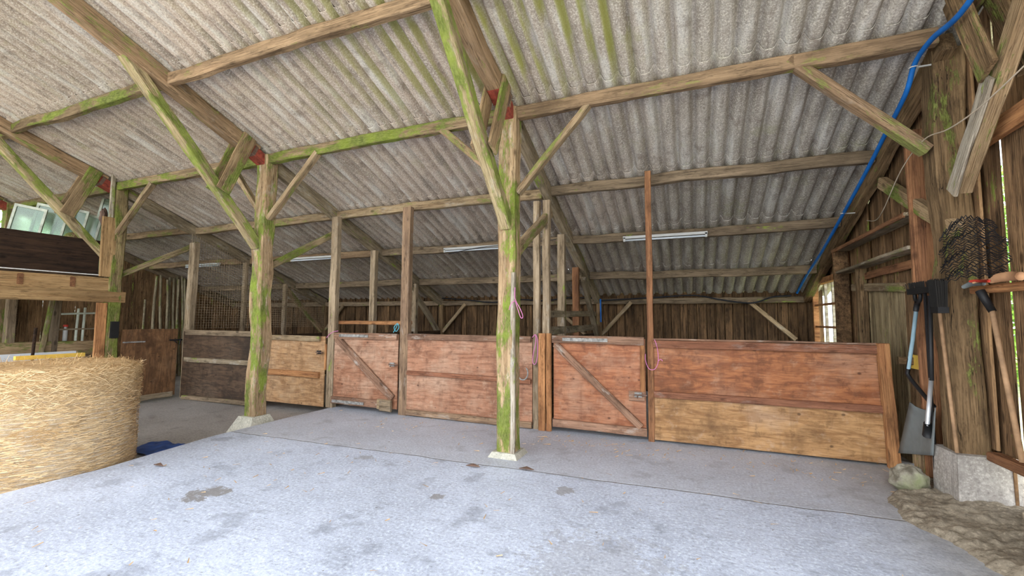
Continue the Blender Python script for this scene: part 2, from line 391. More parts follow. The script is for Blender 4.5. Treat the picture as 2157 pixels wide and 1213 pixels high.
def grassmat():
    m = NT('grass'); v = m.obj(rnd=False); n = m.noise(v, 6, 6, .7)
    return m.fin(m.mix(m.mr(n, .4, .6), (.22,.24,.12), (.34,.36,.20)), .9)
M_['grass'] = grassmat()
def glassmat():
    m = NT('old_glass'); b = m.b
    n = m.noise(m.obj(), 3, 4)
    m.set(b.inputs['Base Color'], (.55,.72,.60)); m.set(b.inputs['Roughness'], m.mr(n, .3, .7, .05, .25)); b.inputs['Transmission Weight'].default_value = .75
    b.inputs['IOR'].default_value = 1.45; b.inputs['Alpha'].default_value = 1
    return m.m
M_['glass'] = glassmat()

# ------------------------------------------------------------------ the frame grid
FX = [2.03, -1.91, -5.92, -9.80, -13.70]     # frames, right to left
PY = [3.22, 4.60, 6.03, 7.31, 8.65]          # purlins
SL = .376
def zr(y): return 5.543 - SL*y               # underside of the rafters
WALL_X = 2.16

# ------------------------------------------------------------------ ground, floor
g = MB(); g.box(-60, 60, -60, 60, -.5, -.22); yard = g.build('ground', M_['grass']); tag(yard, kind='structure')
g = MB(); g.box(-14.4, 6, -22, -1.3, -.22, -.06); tag(g.build('bounce_ground', M_['yard']), kind='structure')  # pale yard out of view, added to bounce sunlight up onto the roof

f = MB(); nx, ny = 60, 60
def slab_edge(y): return -5.44 - max(0, min(1, (y-2.6)/1.2))*.22
vs = []; fs = []
Y0, Y1 = -1.3, 9.8
for j in range(ny+1):
    y = Y0+(Y1-Y0)*j/ny
    for i in range(nx+1):
        t = i/nx; xe = slab_edge(y) + (mnoise.noise(Vector((y*2.1, 0, 0)))*.025 if i == 0 else 0)
        x = xe+(2.6-xe)*t
        vs.append((x, y, mnoise.noise(Vector((x*.5, y*.5, 0)))*.006))
for j in range(ny):
    for i in range(nx):
        a = j*(nx+1)+i; fs.append((a, a+1, a+nx+2, a+nx+1))
for j in range(ny):                           # the broken left edge of the slab
    a = len(vs); p = vs[j*(nx+1)]; q = vs[(j+1)*(nx+1)]
    vs += [(p[0]-.015, p[1], -.16), (q[0]-.015, q[1], -.16)]
    fs.append((j*(nx+1), (j+1)*(nx+1), a+1, a))
f.add(vs, fs)
flo = f.build('floor', M_['floor']); tag(flo, kind='structure')
f = MB(); f.box(-13.9, -5.3, -1.3, 9.8, -.3, -.13)
tag(f.build('floor', M_['floor_low'], M=Matrix.Translation((-9, 4, -.13))), kind='structure')

# ------------------------------------------------------------------ ceiling: lapped corrugated sheets
PIT = .184; AMP = .043
rnd = random.Random(5)
courses = [-1.5, -.0, 1.62] + PY + [9.95]
c = MB(); X0, X1 = -13.96, 2.54
for k in range(len(courses)-1):
    ya = courses[k]-.095; yb = courses[k+1]+.07 if k < len(courses)-2 else 9.98
    s_i = 0
    joints = [X0] + [-.47-7*PIT*q for q in range(10, -1, -1)] + [-.47+5*PIT*q for q in (1, 2)] + [X1]
    for s_i in range(len(joints)-1):
        xs, xe = joints[s_i], joints[s_i+1]; c.p = rnd.random()
        tilt = rnd.uniform(-.004, .004)
        n = max(7, int(round((xe-xs)/PIT*14))); rows = 5; vs = []; fs = []
        xb = xe+.035
        lapn = rnd.uniform(.004, .007)
        for layer in (0, 1):
            for r in range(rows+1):
                t = r/rows; y = ya+(yb-ya)*t
                for i in range(n+1):
                    x = xs+(xb-xs)*i/n
                    z = zr(y)+.203+.022*(t) + AMP*(2*((1+math.cos((x+.47)/PIT*2*math.pi))/2)**3.0-1)
                    z += (i/n)*.008 + tilt*t + layer*.007 + mnoise.noise(Vector((x*2, y*2, k)))*.004
                    vs.append((x, y, z))
        q = (rows+1)*(n+1)
        for r in range(rows):
            for i in range(n):
                a = r*(n+1)+i
                fs.append((a, a+n+1, a+n+2, a+1)); fs.append((q+a, q+a+1, q+a+n+2, q+a+n+1))
        c.add(vs, fs); ev = []; ef = []          # sheet ends, with their own vertices so they shade crisply
        def quad(a_, b_, c_, d_):
            b0 = len(ev); ev.extend((vs[a_], vs[b_], vs[c_], vs[d_])); ef.append((b0, b0+1, b0+2, b0+3))
        for i in range(n):
            quad(i, i+1, q+i+1, q+i); a = rows*(n+1)+i; quad(a, q+a, q+a+1, a+1)
        for r in range(rows):
            a = r*(n+1); quad(a, q+a, q+a+n+1, a+n+1); a += n; quad(a, a+n+1, q+a+n+1, q+a)
        c.add(ev, ef)
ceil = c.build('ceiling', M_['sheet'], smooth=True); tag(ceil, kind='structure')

# ------------------------------------------------------------------ walls
def planks(mb, axis, at, a0, a1, z0, ztop, wmin, wmax, gap, rnd, thick=.022, open_at=(), jit=.006):
    """vertical boards; axis 'x': boards side by side along x at y=at; axis 'y': along y at x=at; ztop is a function"""
    a = a0
    while a < a1:
        w = rnd.uniform(wmin, wmax); b = min(a+w, a1); g_ = rnd.uniform(*gap); off = rnd.uniform(-jit, jit)
        mb.p = rnd.random(); lean = rnd.uniform(-.004, .004)
        zz0 = z0+rnd.uniform(-.02, .02) if z0 > .05 else z0
        segs = 10; vs = []; fs = []
        for i in range(segs+1):
            t = i/segs
            for (u, d) in ((a, 0), (b, 0), (b, 1), (a, 1)):
                zt = ztop(u); z = zz0+(zt-zz0)*t
                e = mnoise.noise(Vector((u*9, z*2.2, d)))*.005*(1 if segs > 1 else 0)
                uu = u+e+lean*t
                dd = at+off+d*thick
                vs.append((uu, dd, z) if axis == 'x' else (dd, uu, z))
        for i in range(segs):
            for j in range(4): fs.append((i*4+j, i*4+(j+1) % 4, i*4+4+(j+1) % 4, i*4+4+j))
        fs.append((0, 3, 2, 1)); fs.append(tuple(segs*4+j for j in range(4)))
        mb.add(vs, fs)
        a = b+g_
rnd = random.Random(11)
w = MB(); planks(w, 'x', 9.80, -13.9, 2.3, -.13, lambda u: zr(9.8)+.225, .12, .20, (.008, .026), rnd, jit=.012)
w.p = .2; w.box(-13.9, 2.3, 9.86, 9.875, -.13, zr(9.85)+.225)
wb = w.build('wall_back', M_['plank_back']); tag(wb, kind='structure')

# right wall: inner boards with gaps; cover boards behind most of them
w = MB(); rnd = random.Random(3)
def rt(u): return zr(u)+.16
WIN = (7.80, 9.50, 1.02, 2.16)
segs_y = [(2.2, 4.42), (4.485, 4.64), (4.72, 5.0), (5.0, 6.02)]
for (a, b) in segs_y:
    planks(w, 'y', WALL_X+(.06 if a < 4.9 else 0), a, b, .50, rt, .20, .26, (.003, .006), rnd)
for (a, b) in ((6.02, 6.22), (6.32, 6.86), (6.97, 7.56)): planks(w, 'y', WALL_X, a, b, 1.93, rt, .10, .17, (.004, .010), rnd)
planks(w, 'y', WALL_X, 7.56, 7.80, 0, rt, .10, .17, (.004, .010), rnd)
planks(w, 'y', WALL_X, 7.80, 9.50, 0, lambda u: WIN[2], .12, .18, (.004, .008), rnd)
w.p = .3
for (a, b, z0, z1) in ((9.5, 9.85, 0, None), (7.80, 9.50, WIN[3], None)):
    planks(w, 'y', WALL_X, a, b, z0, rt, .12, .18, (.004, .008), rnd)
# the overlapping outer layer, leaving three slots of daylight
for (a, b, z0) in ((1.9, 4.51, .1), (4.65, 5.0, .1), (5.0, 6.44, .1), (6.60, 7.08, 1.9), (7.26, 7.8, .1)):
    ox = .06 if a < 4.9 else 0
    w.p = rnd.random(); vs = [(WALL_X+ox+.05, a, z0), (WALL_X+ox+.05, b, z0), (WALL_X+ox+.05, b, rt(b)), (WALL_X+ox+.05, a, rt(a)),
                              (WALL_X+ox+.07, a, z0), (WALL_X+ox+.07, b, z0), (WALL_X+ox+.07, b, rt(b)), (WALL_X+ox+.07, a, rt(a))]
    w.add(vs, [(0,1,2,3), (7,6,5,4), (0,4,5,1), (2,6,7,3), (0,3,7,4), (1,5,6,2)])
wr = w.build('wall_right', M_['plank_right']); tag(wr, kind='structure')
w = MB(); rnd = random.Random(8)
planks(w, 'y', WALL_X-.004, 6.03, 7.52, 0, lambda u: 1.90, .11, .17, (.003, .010), rnd)
w.p = .4; w.box(WALL_X+.03, WALL_X+.045, 6.0, 6.86, 0, 1.9); w.box(WALL_X+.03, WALL_X+.045, 6.88, 7.8, 0, 1.9)
hatch = w.build('wall_hatch_boards', M_['plank_pale']); tag(hatch, kind='structure')
tag(beam('trim_1', (WALL_X-.03, 5.95, 1.87), (WALL_X-.03, 7.5, 1.97), .06, .10, M_['brace']), kind='structure')

# left gable wall: boards from the posts back, slatted lower wall by the loft
w = MB(); rnd = random.Random(21)
planks(w, 'y', -13.92, 4.9, 9.85, -.13, lambda u: 2.75 if u < 6.5 else zr(u)+.06+mnoise.noise(Vector((u*2.1, 0, 0)))*.12, .16, .24, (.002, .008), rnd)
wl = w.build('wall_left', M_['plank_right']); tag(wl, kind='structure')
w = MB()
z = .75
while z < 2.0:
    w.p = rnd.random(); w.box(-13.90, -13.885, 3.65, 4.9, z, z+.03); z += .052
w.box(-13.93, -13.91, 3.66, 4.9, .75, 2.0); w.box(-13.93, -13.88, 1.5, 4.9, -.13, .72); w.box(-13.93, -13.91, 1.2, 3.45, .72, 2.0); w.box(-13.95, -13.92, -1.3, 3.0, -.13, 5.0)  # full-height front length is unseen, added to cut daylight from the left
tag(w.build('wall_left', M_['dark']), kind='structure')

# window in the right wall
wx = 2.10
win = empty('window_1', (wx, 8.65, 1.6), kind='structure')
y0, y1, z0, z1 = WIN
fr = MB()
fr.box(wx-.03, wx+.05, y0, y0+.07, z0, z1); fr.box(wx-.03, wx+.05, y1-.07, y1, z0, z1)
fr.box(wx-.04, wx+.06, y0-.03, y1+.03, z1-.02, z1+.07); fr.box(wx-.04, wx+.06, y0-.03, y1+.03, z0-.05, z0+.02)
fr.build('window_frame', M_['orange'], win)
gb = MB()
for k in (1, 2): gb.box(wx-.01, wx+.03, y0+.07, y1-.07, z0+(z1-z0)*k/3-.018, z0+(z1-z0)*k/3+.018)
gb.build('glazing_bars', M_['orange'], win)
gv = MB()
for k in range(1, 4): gv.box(wx+.06, wx+.10, y0+(y1-y0)*k/4-.018, y0+(y1-y0)*k/4+.018, z0, z1)
gv.build('outer_bars', M_['post_side'], win)
gg = MB(); gg.box(wx+.02, wx+.024, y0+.05, y1-.05, z0, z1)
def clear():
    m = NT('window_glass'); m.set(m.b.inputs['Base Color'], (.97,.99,1.0)); m.b.inputs['Roughness'].default_value = .02
    m.b.inputs['Transmission Weight'].default_value = 1.0; m.b.inputs['IOR'].default_value = 1.02; return m.m
gg.build('pane', clear(), win)

# ------------------------------------------------------------------ posts
NM = ['right', 'centre', 'second', 'third', 'fourth']
def plinth(name, x, y, z0, z1, a, b, mat, parent, sk=.6):
    m = MB(); vs = []
    for (s, z) in ((a, z0), (b, z1)):
        for (ux, uy) in ((-1,-1), (1,-1), (1,1), (-1,1)):
            vs.append((x+ux*s+mnoise.noise(Vector((ux*3, uy*3, z+x)))*.03, y+uy*s*sk+mnoise.noise(Vector((ux*5, uy, z)))*.02, z))
    m.add(vs, [(3,2,1,0), (4,5,6,7), (0,1,5,4), (1,2,6,5), (2,3,7,6), (3,0,4,7)])
    return m.build(name, mat, parent, M=Matrix.Translation((x, y, z0)))

e = empty('timber_post', (FX[1], 4.6, 0), 'bright green mossy timber post standing alone in the middle of the shed floor', 'post')
beam('post_shaft', (FX[1], 4.6, .05), (FX[1], 4.6, 3.94), .205, .205, M_['post'], parent=e, wob=.02, ch=.02, up=(0,1,0), seed=4)
beam('side_batten', (FX[1]+.095, 4.50, .05), (FX[1]+.09, 4.50, 2.02), .05, .05, M_['post_side'], parent=e, wob=.012, up=(0,1,0))
plinth('concrete_foot', FX[1], 4.6, 0, .055, .17, .135, M_['plinth'], e, 1.0)
e = empty('timber_post', (FX[2], 4.62, 0), 'mossy timber post on a sloping concrete foot at the edge of the floor slab', 'post')
beam('post_shaft', (FX[2], 4.62, .08), (FX[2]+.02, 4.62, 3.94), .215, .215, M_['post'], parent=e, wob=.035, ch=.02, up=(0,1,0), seed=9)
plinth('concrete_foot', FX[2]-.02, 4.62, -.13, .085, .24, .14, M_['plinth'], e, 1.0)
e = empty('timber_post', (FX[3], 4.6, -.13), 'post beside the loft with a pale new board fixed to it', 'post')
beam('post_shaft', (FX[3], 4.65, -.13), (FX[3]+.02, 4.65, 3.93), .23, .2, M_['post_moss'], parent=e, wob=.02, ch=.02, up=(0,1,0), seed=12)
beam('new_board', (FX[3]+.10, 4.50, 2.22), (FX[3]+.10, 4.50, 3.30), .22, .045, M_['loft_beam'], parent=e, up=(1,0,0))
beam('white_packing', (FX[3]+.12, 4.5, 3.30), (FX[3]+.12, 4.5, 4.08), .07, .04, M_['post_side'], parent=e, up=(1,0,0))
beam('lower_board', (FX[3]+.10, 4.47, .6), (FX[3]+.10, 4.47, 1.75), .16, .04, M_['orange'], parent=e, up=(1,0,0))
e = empty('timber_post', (FX[0], 4.86, .1), 'broad brown split post on a white concrete block against the right wall', 'post')
beam('post_shaft', (2.09, 4.86, .44), (2.09, 4.86, 3.84), .215, .24, M_['post_dark'], parent=e, wob=.03, ch=.02, up=(0,1,0), seed=15)
plinth('concrete_block', 2.18, 4.83, -.02, .44, .25, .235, M_['plinth_white'], e, .72)
e = empty('timber_post', (FX[4], 4.6, -.13), 'distant post at the far left gable opening', 'post')
beam('post_shaft', (FX[4], 4.6, -.13), (FX[4], 4.6, 3.95), .2, .2, M_['gusset'], parent=e, up=(0,1,0))

# ------------------------------------------------------------------ rafters (one per frame, upper and lower length) with red painted ends
RL = ['against the right wall', 'over the middle post', 'over the second mossy post', 'over the post beside the loft', 'at the far left gable']
RM = [M_['post_dark'], M_['rafter'], M_['rafter'], M_['rafter'], M_['gusset']]
for k, x in enumerate(FX):
    yc = 4.42
    A = Vector((x, yc, zr(yc)+.065)); B = Vector((x, -1.35, zr(-1.35)+.065))
    up_r = beam('rafter', A, B, .16, .20, RM[k], 'upper rafter '+RL[k]+', running up towards the open front', 'rafter', wob=.014, seed=30+k)
    A2 = Vector((x-.0, 4.02, zr(4.02)+.055)); B2 = Vector((x-.0, 4.60, zr(4.60)+.055))
    if k != 0:
        r_ = empty('red_splice_plate', tuple((A2+B2)/2), 'red painted timber splice bolted at the head of the post ' + RL[k].replace('over the ', 'named ').replace('named ', '').replace('middle post', 'in the middle').replace('second mossy post', 'at the slab edge').replace('post beside the loft', 'beside the loft'), 'splice plate')
        S = Vector((x+.0, 4.16, zr(4.16)+.05)); T = Vector((x+.0, 4.56, zr(4.56)+.02))
        beam('plate', S, T, .17, .15, M_['red'], parent=r_, wob=.008)
        m_ = (S+T)/2; d = (T-S).normalized()*.025
        beam('metal_strap', m_-d, m_+d, .18, .16, M_['rust'], parent=r_, wob=.002)
    yb = 9.72
    beam('rafter', (x+.02, 4.66, zr(4.66)+.07), (x, yb, zr(yb)+.05), .12, .19, [M_['post_dark'], M_['rafter_grey'], M_['rafter_grey'], M_['rafter_grey'], M_['purlin_dark']][k],
         'lower rafter '+RL[k]+', sloping down to the back wall', 'rafter', wob=.014, seed=40+k)

# ------------------------------------------------------------------ purlins, one length per bay
PN = ['first purlin, highest one in view', 'second purlin, level with the post heads', 'third purlin, just above the stall fronts', 'fourth purlin, carrying the light fittings', 'fifth purlin, lowest before the eaves']
BN = ['right bay', 'middle bay', 'left bay beside the loft', 'far left bay']
GREEN = {(0, 2): 1, (1, 1): 1, (0, 3): 1, (1, 3): 1, (1, 2): 1}
for j, y in enumerate(PY):
    for b in range(4):
        xa, xb = FX[b], FX[b+1]
        mt = M_['purlin_green'] if GREEN.get((j, b)) else (M_['purlin'] if j < 2 else M_['purlin_dark'] if (b < 2 or j > 3) else M_['purlin'])
        if j == 2 and b in (1, 2): mt = M_['brace']
        h = .145 if j < 2 else .14
        rnd = random.Random(j*10+b); dz = rnd.uniform(-.008, .008)
        cov = .07
        beam('purlin', (xa-cov, y, zr(y)+.074+dz), (xb+cov, y, zr(y)+.074+dz+rnd.uniform(-.015,.015)), .09, h, mt,
             PN[j]+', '+BN[b]+' of the roof', 'purlin', wob=.016, seed=60+j*7+b, bow=rnd.uniform(-.02,.02))
for y, n in ((1.62, 'upper'), (0.0, 'topmost')):
    beam('purlin', (-13.9, y, zr(y)+.085), (2.3, y, zr(y)+.085), .10, .15, M_['purlin'], n+' long purlin over the open front of the shed', 'purlin')
# front lintel-less opening: wall plate at the eaves
for b in range(4):
    beam('wall_plate', (FX[b]-.05, 9.70, 1.90), (FX[b+1]+.05, 9.70, 1.90), .09, .12, M_['purlin_dark'], 'wall plate beam along the top of the back wall, '+BN[b], 'beam', wob=.012, seed=90+b)

# ------------------------------------------------------------------ struts and gussets towards the open front
SN = ['by the right wall', 'at the middle post', 'at the post on the slab edge', 'at the post beside the loft', 'at the far left gable post']
for k, x in enumerate(FX):
    mt = [M_['post_dark'], M_['strut'], M_['strut'], M_['strut'], M_['strut']][k]
    ys, zs = 4.50, 2.55
    if k == 0: mt = M_['gusset']
    xo = [-.005, -.0, 0, 0, 0][k]
    beam('strut', (x+xo, ys+.02, zs), (x+xo-.03, 2.72, 4.60), .13 if k else .09, .13, mt, 'long mossy strut '+SN[k]+' leaning up to the rafter', 'strut', wob=.012, seed=100+k, up=(0,1,1))
    for s, nme in ((1, 'right'), (-1, 'left')):
        beam('gusset_board', (x+s*.10, 3.91, 3.22), (x+s*.10, 4.26, 4.10), .035, .20, M_['gusset'] if k else M_['post_dark'],
             'short '+nme+'-hand board tying the strut to the rafter '+SN[k], 'gusset board', wob=.006, seed=110+k*2+(s > 0), up=(0,1,0))

# knee braces along the purlin line
KB = [(1, (1, 2.95), (.93, 3.86), M_['brace'], 'pale knee brace rising right from the middle post', .07),
      (1, (-1, 3.14), (-.92, 3.86), M_['rafter'], 'short brown knee brace rising left from the middle post', .09),
      (2, (1, 2.98), (1.05, 3.86), M_['brace'], 'knee brace rising right from the post on the slab edge', .07),
      (2, (-1, 3.10), (-.72, 3.86), M_['brace'], 'knee brace rising left from the post on the slab edge', .07),
      (3, (1, 3.02), (1.12, 3.84), M_['brace'], 'pale knee brace rising right from the post beside the loft', .07),
      (0, (-1, 2.98), (-1.14, 3.92), M_['rafter'], 'brown knee brace rising left from the post at the right wall', .10)]
for (k, (s, za), (dx, zb), mt, lb, wd) in KB:
    yy = 4.62 if k else 4.80
    beam('knee_brace', (FX[k]+s*.10, yy, za), (FX[k]+dx, 4.60, zb), .10, wd, mt, lb, 'brace', wob=.010, seed=len(lb)*3+k, up=(0,0,1))
# braces towards the back
BB = ['mossy brown brace from the right wall post back to its rafter', 'grey brace from the middle post back to the stall post behind',
      'green topped brace from the post on the slab edge back to the tall stall post', 'green brace from the post beside the loft back to the dark corner post']
for k in range(4):
    beam('back_brace', (FX[k]+.02, 4.70, 2.26), (FX[k]+.02, 6.10, 3.07), .085, .13 if k < 2 else .10, [M_['gusset'], M_['brace'], M_['brace_green'], M_['brace_green']][k], BB[k], 'brace', wob=.012, seed=130+k)

# ------------------------------------------------------------------ stall front posts and partition posts
FY = 5.80
def spost(x, y, z0, z1, w_, mat, lb, d=None, lean=0, name='stall_post', seed=None):
    return beam(name, (x, y, z0), (x+lean, y, z1), d or w_, w_, mat, lb, 'post', up=(0,1,0), wob=.010, ch=.006, seed=seed)
# local Y of an upright = world X direction here
spost(-5.69, 5.84, 0, 3.26, .10, M_['batten'], 'pale square stall post left of the first gate, rising to the rafter', d=.14)
spost(-4.20, 5.84, 0, 3.30, .10, M_['batten_brown'], 'rough brown stall post right of the first gate, rising to the purlin', d=.15)
spost(-2.00, 5.84, 0, 3.18, .08, M_['batten'], 'grey stall post behind the middle post, rising to the rafter', d=.09)
spost(-1.875, 5.90, 1.28, 3.20, .08, M_['batten'], 'pale upright standing behind the grey stall post, level with its top', d=.10)
spost(-.475, 5.80, 0, 3.42, .05, M_['orange_dark'], 'thin orange brown upright right of the second gate, rising to the purlin', d=.075, name='upright_batten')
spost(-9.66, 5.93, -.13, 3.06, .12, M_['batten'], 'weathered pale corner post at the left end of the stalls', d=.16, lean=.04)
spost(1.90, 5.74, 0, 1.27, .08, M_['orange'], 'new orange post at the right end of the long stall front', d=.10, lean=-.04)
for (x, yy, zt, nm) in ((-5.86, 7.05, 2.86, 'between the first gate stall and its neighbour, nearer one'), (-5.88, 8.50, 2.30, 'between the first gate stall and its neighbour, further one')):
    spost(x, yy, 0, zt, .10, M_['batten'], 'pale partition post '+nm, d=.12, name='partition_post')
for (x, yy, zt, nm) in ((-1.95, 6.95, 2.90, 'behind the second gate, nearer one'), (-1.98, 8.05, 2.48, 'behind the second gate, further one')):
    spost(x, yy, 0, zt, .10, M_['batten'] if yy < 7 else M_['orange_dark'], 'grey partition post '+nm, d=.12, name='partition_post')
for (x, yy, zt, nm) in ((-9.75, 7.18, 2.80, 'nearer'), (-9.78, 8.33, 2.38, 'further')):
    spost(x, yy, -.13, zt, .08, M_['batten'], 'pale '+nm+' post holding the wire mesh in the left stall', d=.10, name='partition_post')
# partition boarding below rail height
for (x, nm, z0) in ((-5.86, 'left partition boarding behind the first gate', 0.0), (-1.95, 'right partition boarding behind the second gate', 0.0), (-9.78, 'partition boarding under the wire mesh', -.13)):
    p = MB(); 
    for q in range(6):
        p.p = q*.17; p.box(x-.03, x-.005, 5.93, 9.7, z0+.02+q*.20, z0+.02+q*.20+.19)
    t = p.build('stall_partition', M_['ply_dark'], M=Matrix.Translation((x, 7.5, 0))); tag(t, nm, 'partition')
beam('rail', (-5.74, 5.93, 1.425), (-4.15, 5.93, 1.435), .03, .06, M_['orange'], 'thin yellow-orange rail seen above the first gate', 'rail')
beam('rail', (-1.90, 6.0, 1.33), (-1.93, 9.6, 1.34), .03, .12, M_['rafter_grey'], 'grey lower board of the partition behind the second gate', 'rail')
beam('rail', (-1.90, 6.0, 1.58), (-1.93, 9.6, 1.63), .03, .10, M_['rafter_grey'], 'grey upper board of the partition behind the second gate', 'rail')
# back wall posts and braces
for k in range(1, 4):
    beam('back_wall_post', (FX[k]+.05, 9.68, -.1), (FX[k]+.05, 9.68, 1.86), .12, .12, M_['post_dark'], 'short post at the back wall under the rafter '+RL[k], 'post', up=(0,1,0))
    beam('eaves_brace', (FX[k], 8.35, 2.28), (FX[k], 9.62, 1.15), .09, .13, M_['gusset'] if k == 3 else M_['rafter_grey'], 'brace under the rafter foot '+RL[k], 'brace', wob=.014, seed=140+k)
    beam('wall_brace', (FX[k]+.10, 9.66, 1.18), (FX[k]+.74, 9.66, 1.88), .06, .08, M_['brace'], 'diagonal wall brace at the foot of the rafter '+RL[k], 'brace', seed=150+k)
beam('wall_brace', (1.82, 9.66, 1.15), (1.05, 9.66, 1.88), .06, .08, M_['brace'], 'diagonal brace on the back wall near the window', 'brace')
beam('wall_brace', (FX[1]-.05, 9.66, 1.0), (FX[1]-.95, 9.66, 1.75), .06, .07, M_['brace'], 'diagonal brace on the back wall left of the blue pipe', 'brace')

# ------------------------------------------------------------------ stall fronts
def panel(name, x0, x1, z0, z1, mat, parent, y=FY, t=.02, zl=None):
    m = MB(); m.box(x0, x1, y-t/2, y+t/2, z0, z1); return m.build(name, mat, parent, M=Matrix.Translation(((x0+x1)/2, y, z0)))
def bar(name, x0, x1, z, h, mat, parent, y=FY-.035, t=.045, dz=0):
    return beam(name, (x0, y, z), (x1, y, z+dz), t, h, mat, parent=parent, wob=.005, ch=.005)
# right long front
e = empty('stall_barrier', (.7, FY, 0), 'long reddish plywood stall front on the right, with two planks of top and mid rail', 'stall front')
panel('upper_panel', -.44, 1.90, .56, 1.24, M_['ply_right'], e)
panel('lower_panel', -.44, 1.90, .03, .56, M_['ply_low'], e, y=FY-.006)
bar('top_rail', -.44, 1.84, 1.205, .09, M_['red_frame'], e); bar('mid_rail', -.44, 1.86, .585, .075, M_['red_frame'], e)
beam('capping', (-.44, FY+.0, 1.262), (1.9, FY, 1.262), .07, .02, M_['gate_frame'], parent=e)
# middle front
e = empty('stall_barrier', (-3.1, FY, 0), 'worn reddish plywood stall front between the two gates, partly hidden by the middle post', 'stall front')
panel('panel', -4.12, -2.05, .05, 1.23, M_['ply_pinkish'], e)
bar('top_rail', -4.10, -2.06, 1.225, .085, M_['gate_frame'], e); bar('mid_rail', -4.10, -2.06, .665, .06, M_['red_frame'], e, dz=-.02)
beam('kick_board', (-4.1, FY-.03, .06), (-2.05, FY-.03, .05), .04, .09, M_['batten_brown'], parent=e)
# jamb beside gate 2
e = empty('gate_jamb', (-1.83, FY, 0), 'pair of new orange boards nailed up beside the second gate', 'jamb')
beam('board', (-1.90, FY-.03, 0), (-1.90, FY-.03, 1.31), .10, .04, M_['orange'], parent=e, up=(0,1,0)); beam('board', (-1.805, FY-.02, 0), (-1.805, FY-.02, 1.31), .07, .05, M_['orange'], parent=e, up=(0,1,0), seed=7)
def latch(parent, x, z, y=FY-.06, mat='metal'):
    m = MB(); m.box(x-.07, x+.02, y-.012, y, z-.03, z+.03); o = m.build('latch', M_[mat], parent, M=Matrix.Translation((x, y, z)))
    m = MB(); m.tube([(x-.08, y-.02, z), (x+.08, y-.02, z)], .009, 8); m.tube([(x-.03, y-.02, z), (x-.03, y-.05, z-.035)], .007, 6); m.build('bolt', M_['rust'], o, M=Matrix.Translation((x, y, z)))
def strap(parent, x0, x1, z, mat='metal'):
    m = MB(); y = FY-.075; m.box(x0, x1, y, y+.006, z-.022, z+.022)
    for i in range(4):
        xx = x0+(x1-x0)*(i+.5)/4; m.tube([(xx, y-.006, z), (xx, y+.001, z)], .010, 8)
    m.build('hinge_strap', M_[mat], parent, M=Matrix.Translation((x0, y, z)))
# gate 1
e = empty('stall_gate', (-4.95, FY, 0), 'first stall gate, pinkish plywood with a diagonal brace and two wood blocks at its foot', 'gate')
panel('gate_panel', -5.60, -4.30, .08, 1.25, M_['ply_pinkish'], e)
bar('top_rail', -5.58, -4.30, 1.21, .10, M_['gate_frame'], e); bar('bottom_rail', -5.60, -4.62, .14, .12, M_['gate_frame'], e)
beam('diagonal_brace', (-5.52, FY-.04, 1.16), (-4.36, FY-.04, .25), .045, .12, M_['gate_frame'], parent=e, cut=.0)
strap(e, -5.45, -4.85, 1.215); strap(e, -5.56, -4.90, .13); latch(e, -4.34, .78)
beam('wood_block', (-4.62, FY-.07, .15), (-4.36, FY-.07, .15), .05, .16, M_['brace'], parent=e); beam('wood_block', (-4.55, FY-.10, .14), (-4.34, FY-.10, .14), .04, .17, M_['batten'], parent=e)
# gate 2
e = empty('stall_gate', (-1.15, FY, 0), 'second stall gate, red-brown plywood with a long diagonal brace and an orange right stile', 'gate')
panel('gate_panel', -1.74, -.54, .07, 1.26, M_['ply_red'], e)
bar('top_rail', -1.75, -.55, 1.235, .10, M_['gate_frame'], e); bar('bottom_rail', -1.74, -.53, .12, .10, M_['gate_frame'], e, dz=-.01)
beam('diagonal_brace', (-1.71, FY-.04, 1.17), (-.60, FY-.04, .17), .045, .085, M_['gate_frame'], parent=e)
beam('stile', (-.575, FY-.035, .60), (-.575, FY-.035, 1.18), .055, .04, M_['orange'], parent=e, up=(0,1,0))
beam('latch_board', (-.74, FY-.05, .55), (-.55, FY-.05, .55), .03, .12, M_['gate_frame'], parent=e); latch(e, -.60, .57, FY-.07)
strap(e, -1.60, -1.0, 1.235)
# left: open tan gate and dark panel
e = empty('stall_gate', (-6.4, FY, 0), 'tan plywood half gate beside the post on the slab edge, with a black bolt', 'gate')
panel('gate_panel', -7.25, -5.81, .0, 1.19, M_['ply_tan'], e)
bar('top_rail', -7.25, -5.90, 1.15, .09, M_['brace'], e); bar('mid_rail', -7.25, -5.90, .53, .10, M_['orange'], e); latch(e, -5.86, .92, mat='blackmetal')
beam('orange_stop', (-5.79, FY-.01, .62), (-5.79, FY-.01, 1.06), .03, .04, M_['orange'], parent=e, up=(0,1,0))
e = empty('stall_barrier', (-8.4, FY, -.13), 'dark brown stall panel in the left corner below the wire mesh', 'stall front')
panel('panel', -9.58, -7.28, -.10, 1.22, M_['ply_dark'], e)
bar('top_rail', -9.46, -7.3, 1.20, .10, M_['purlin_dark'], e); bar('mid_rail', -9.46, -7.3, .66, .09, M_['rafter_grey'], e); beam('floor_sill', (-9.46, FY-.03, -.09), (-7.3, FY-.03, -.07), .08, .08, M_['purlin_dark'], parent=e)
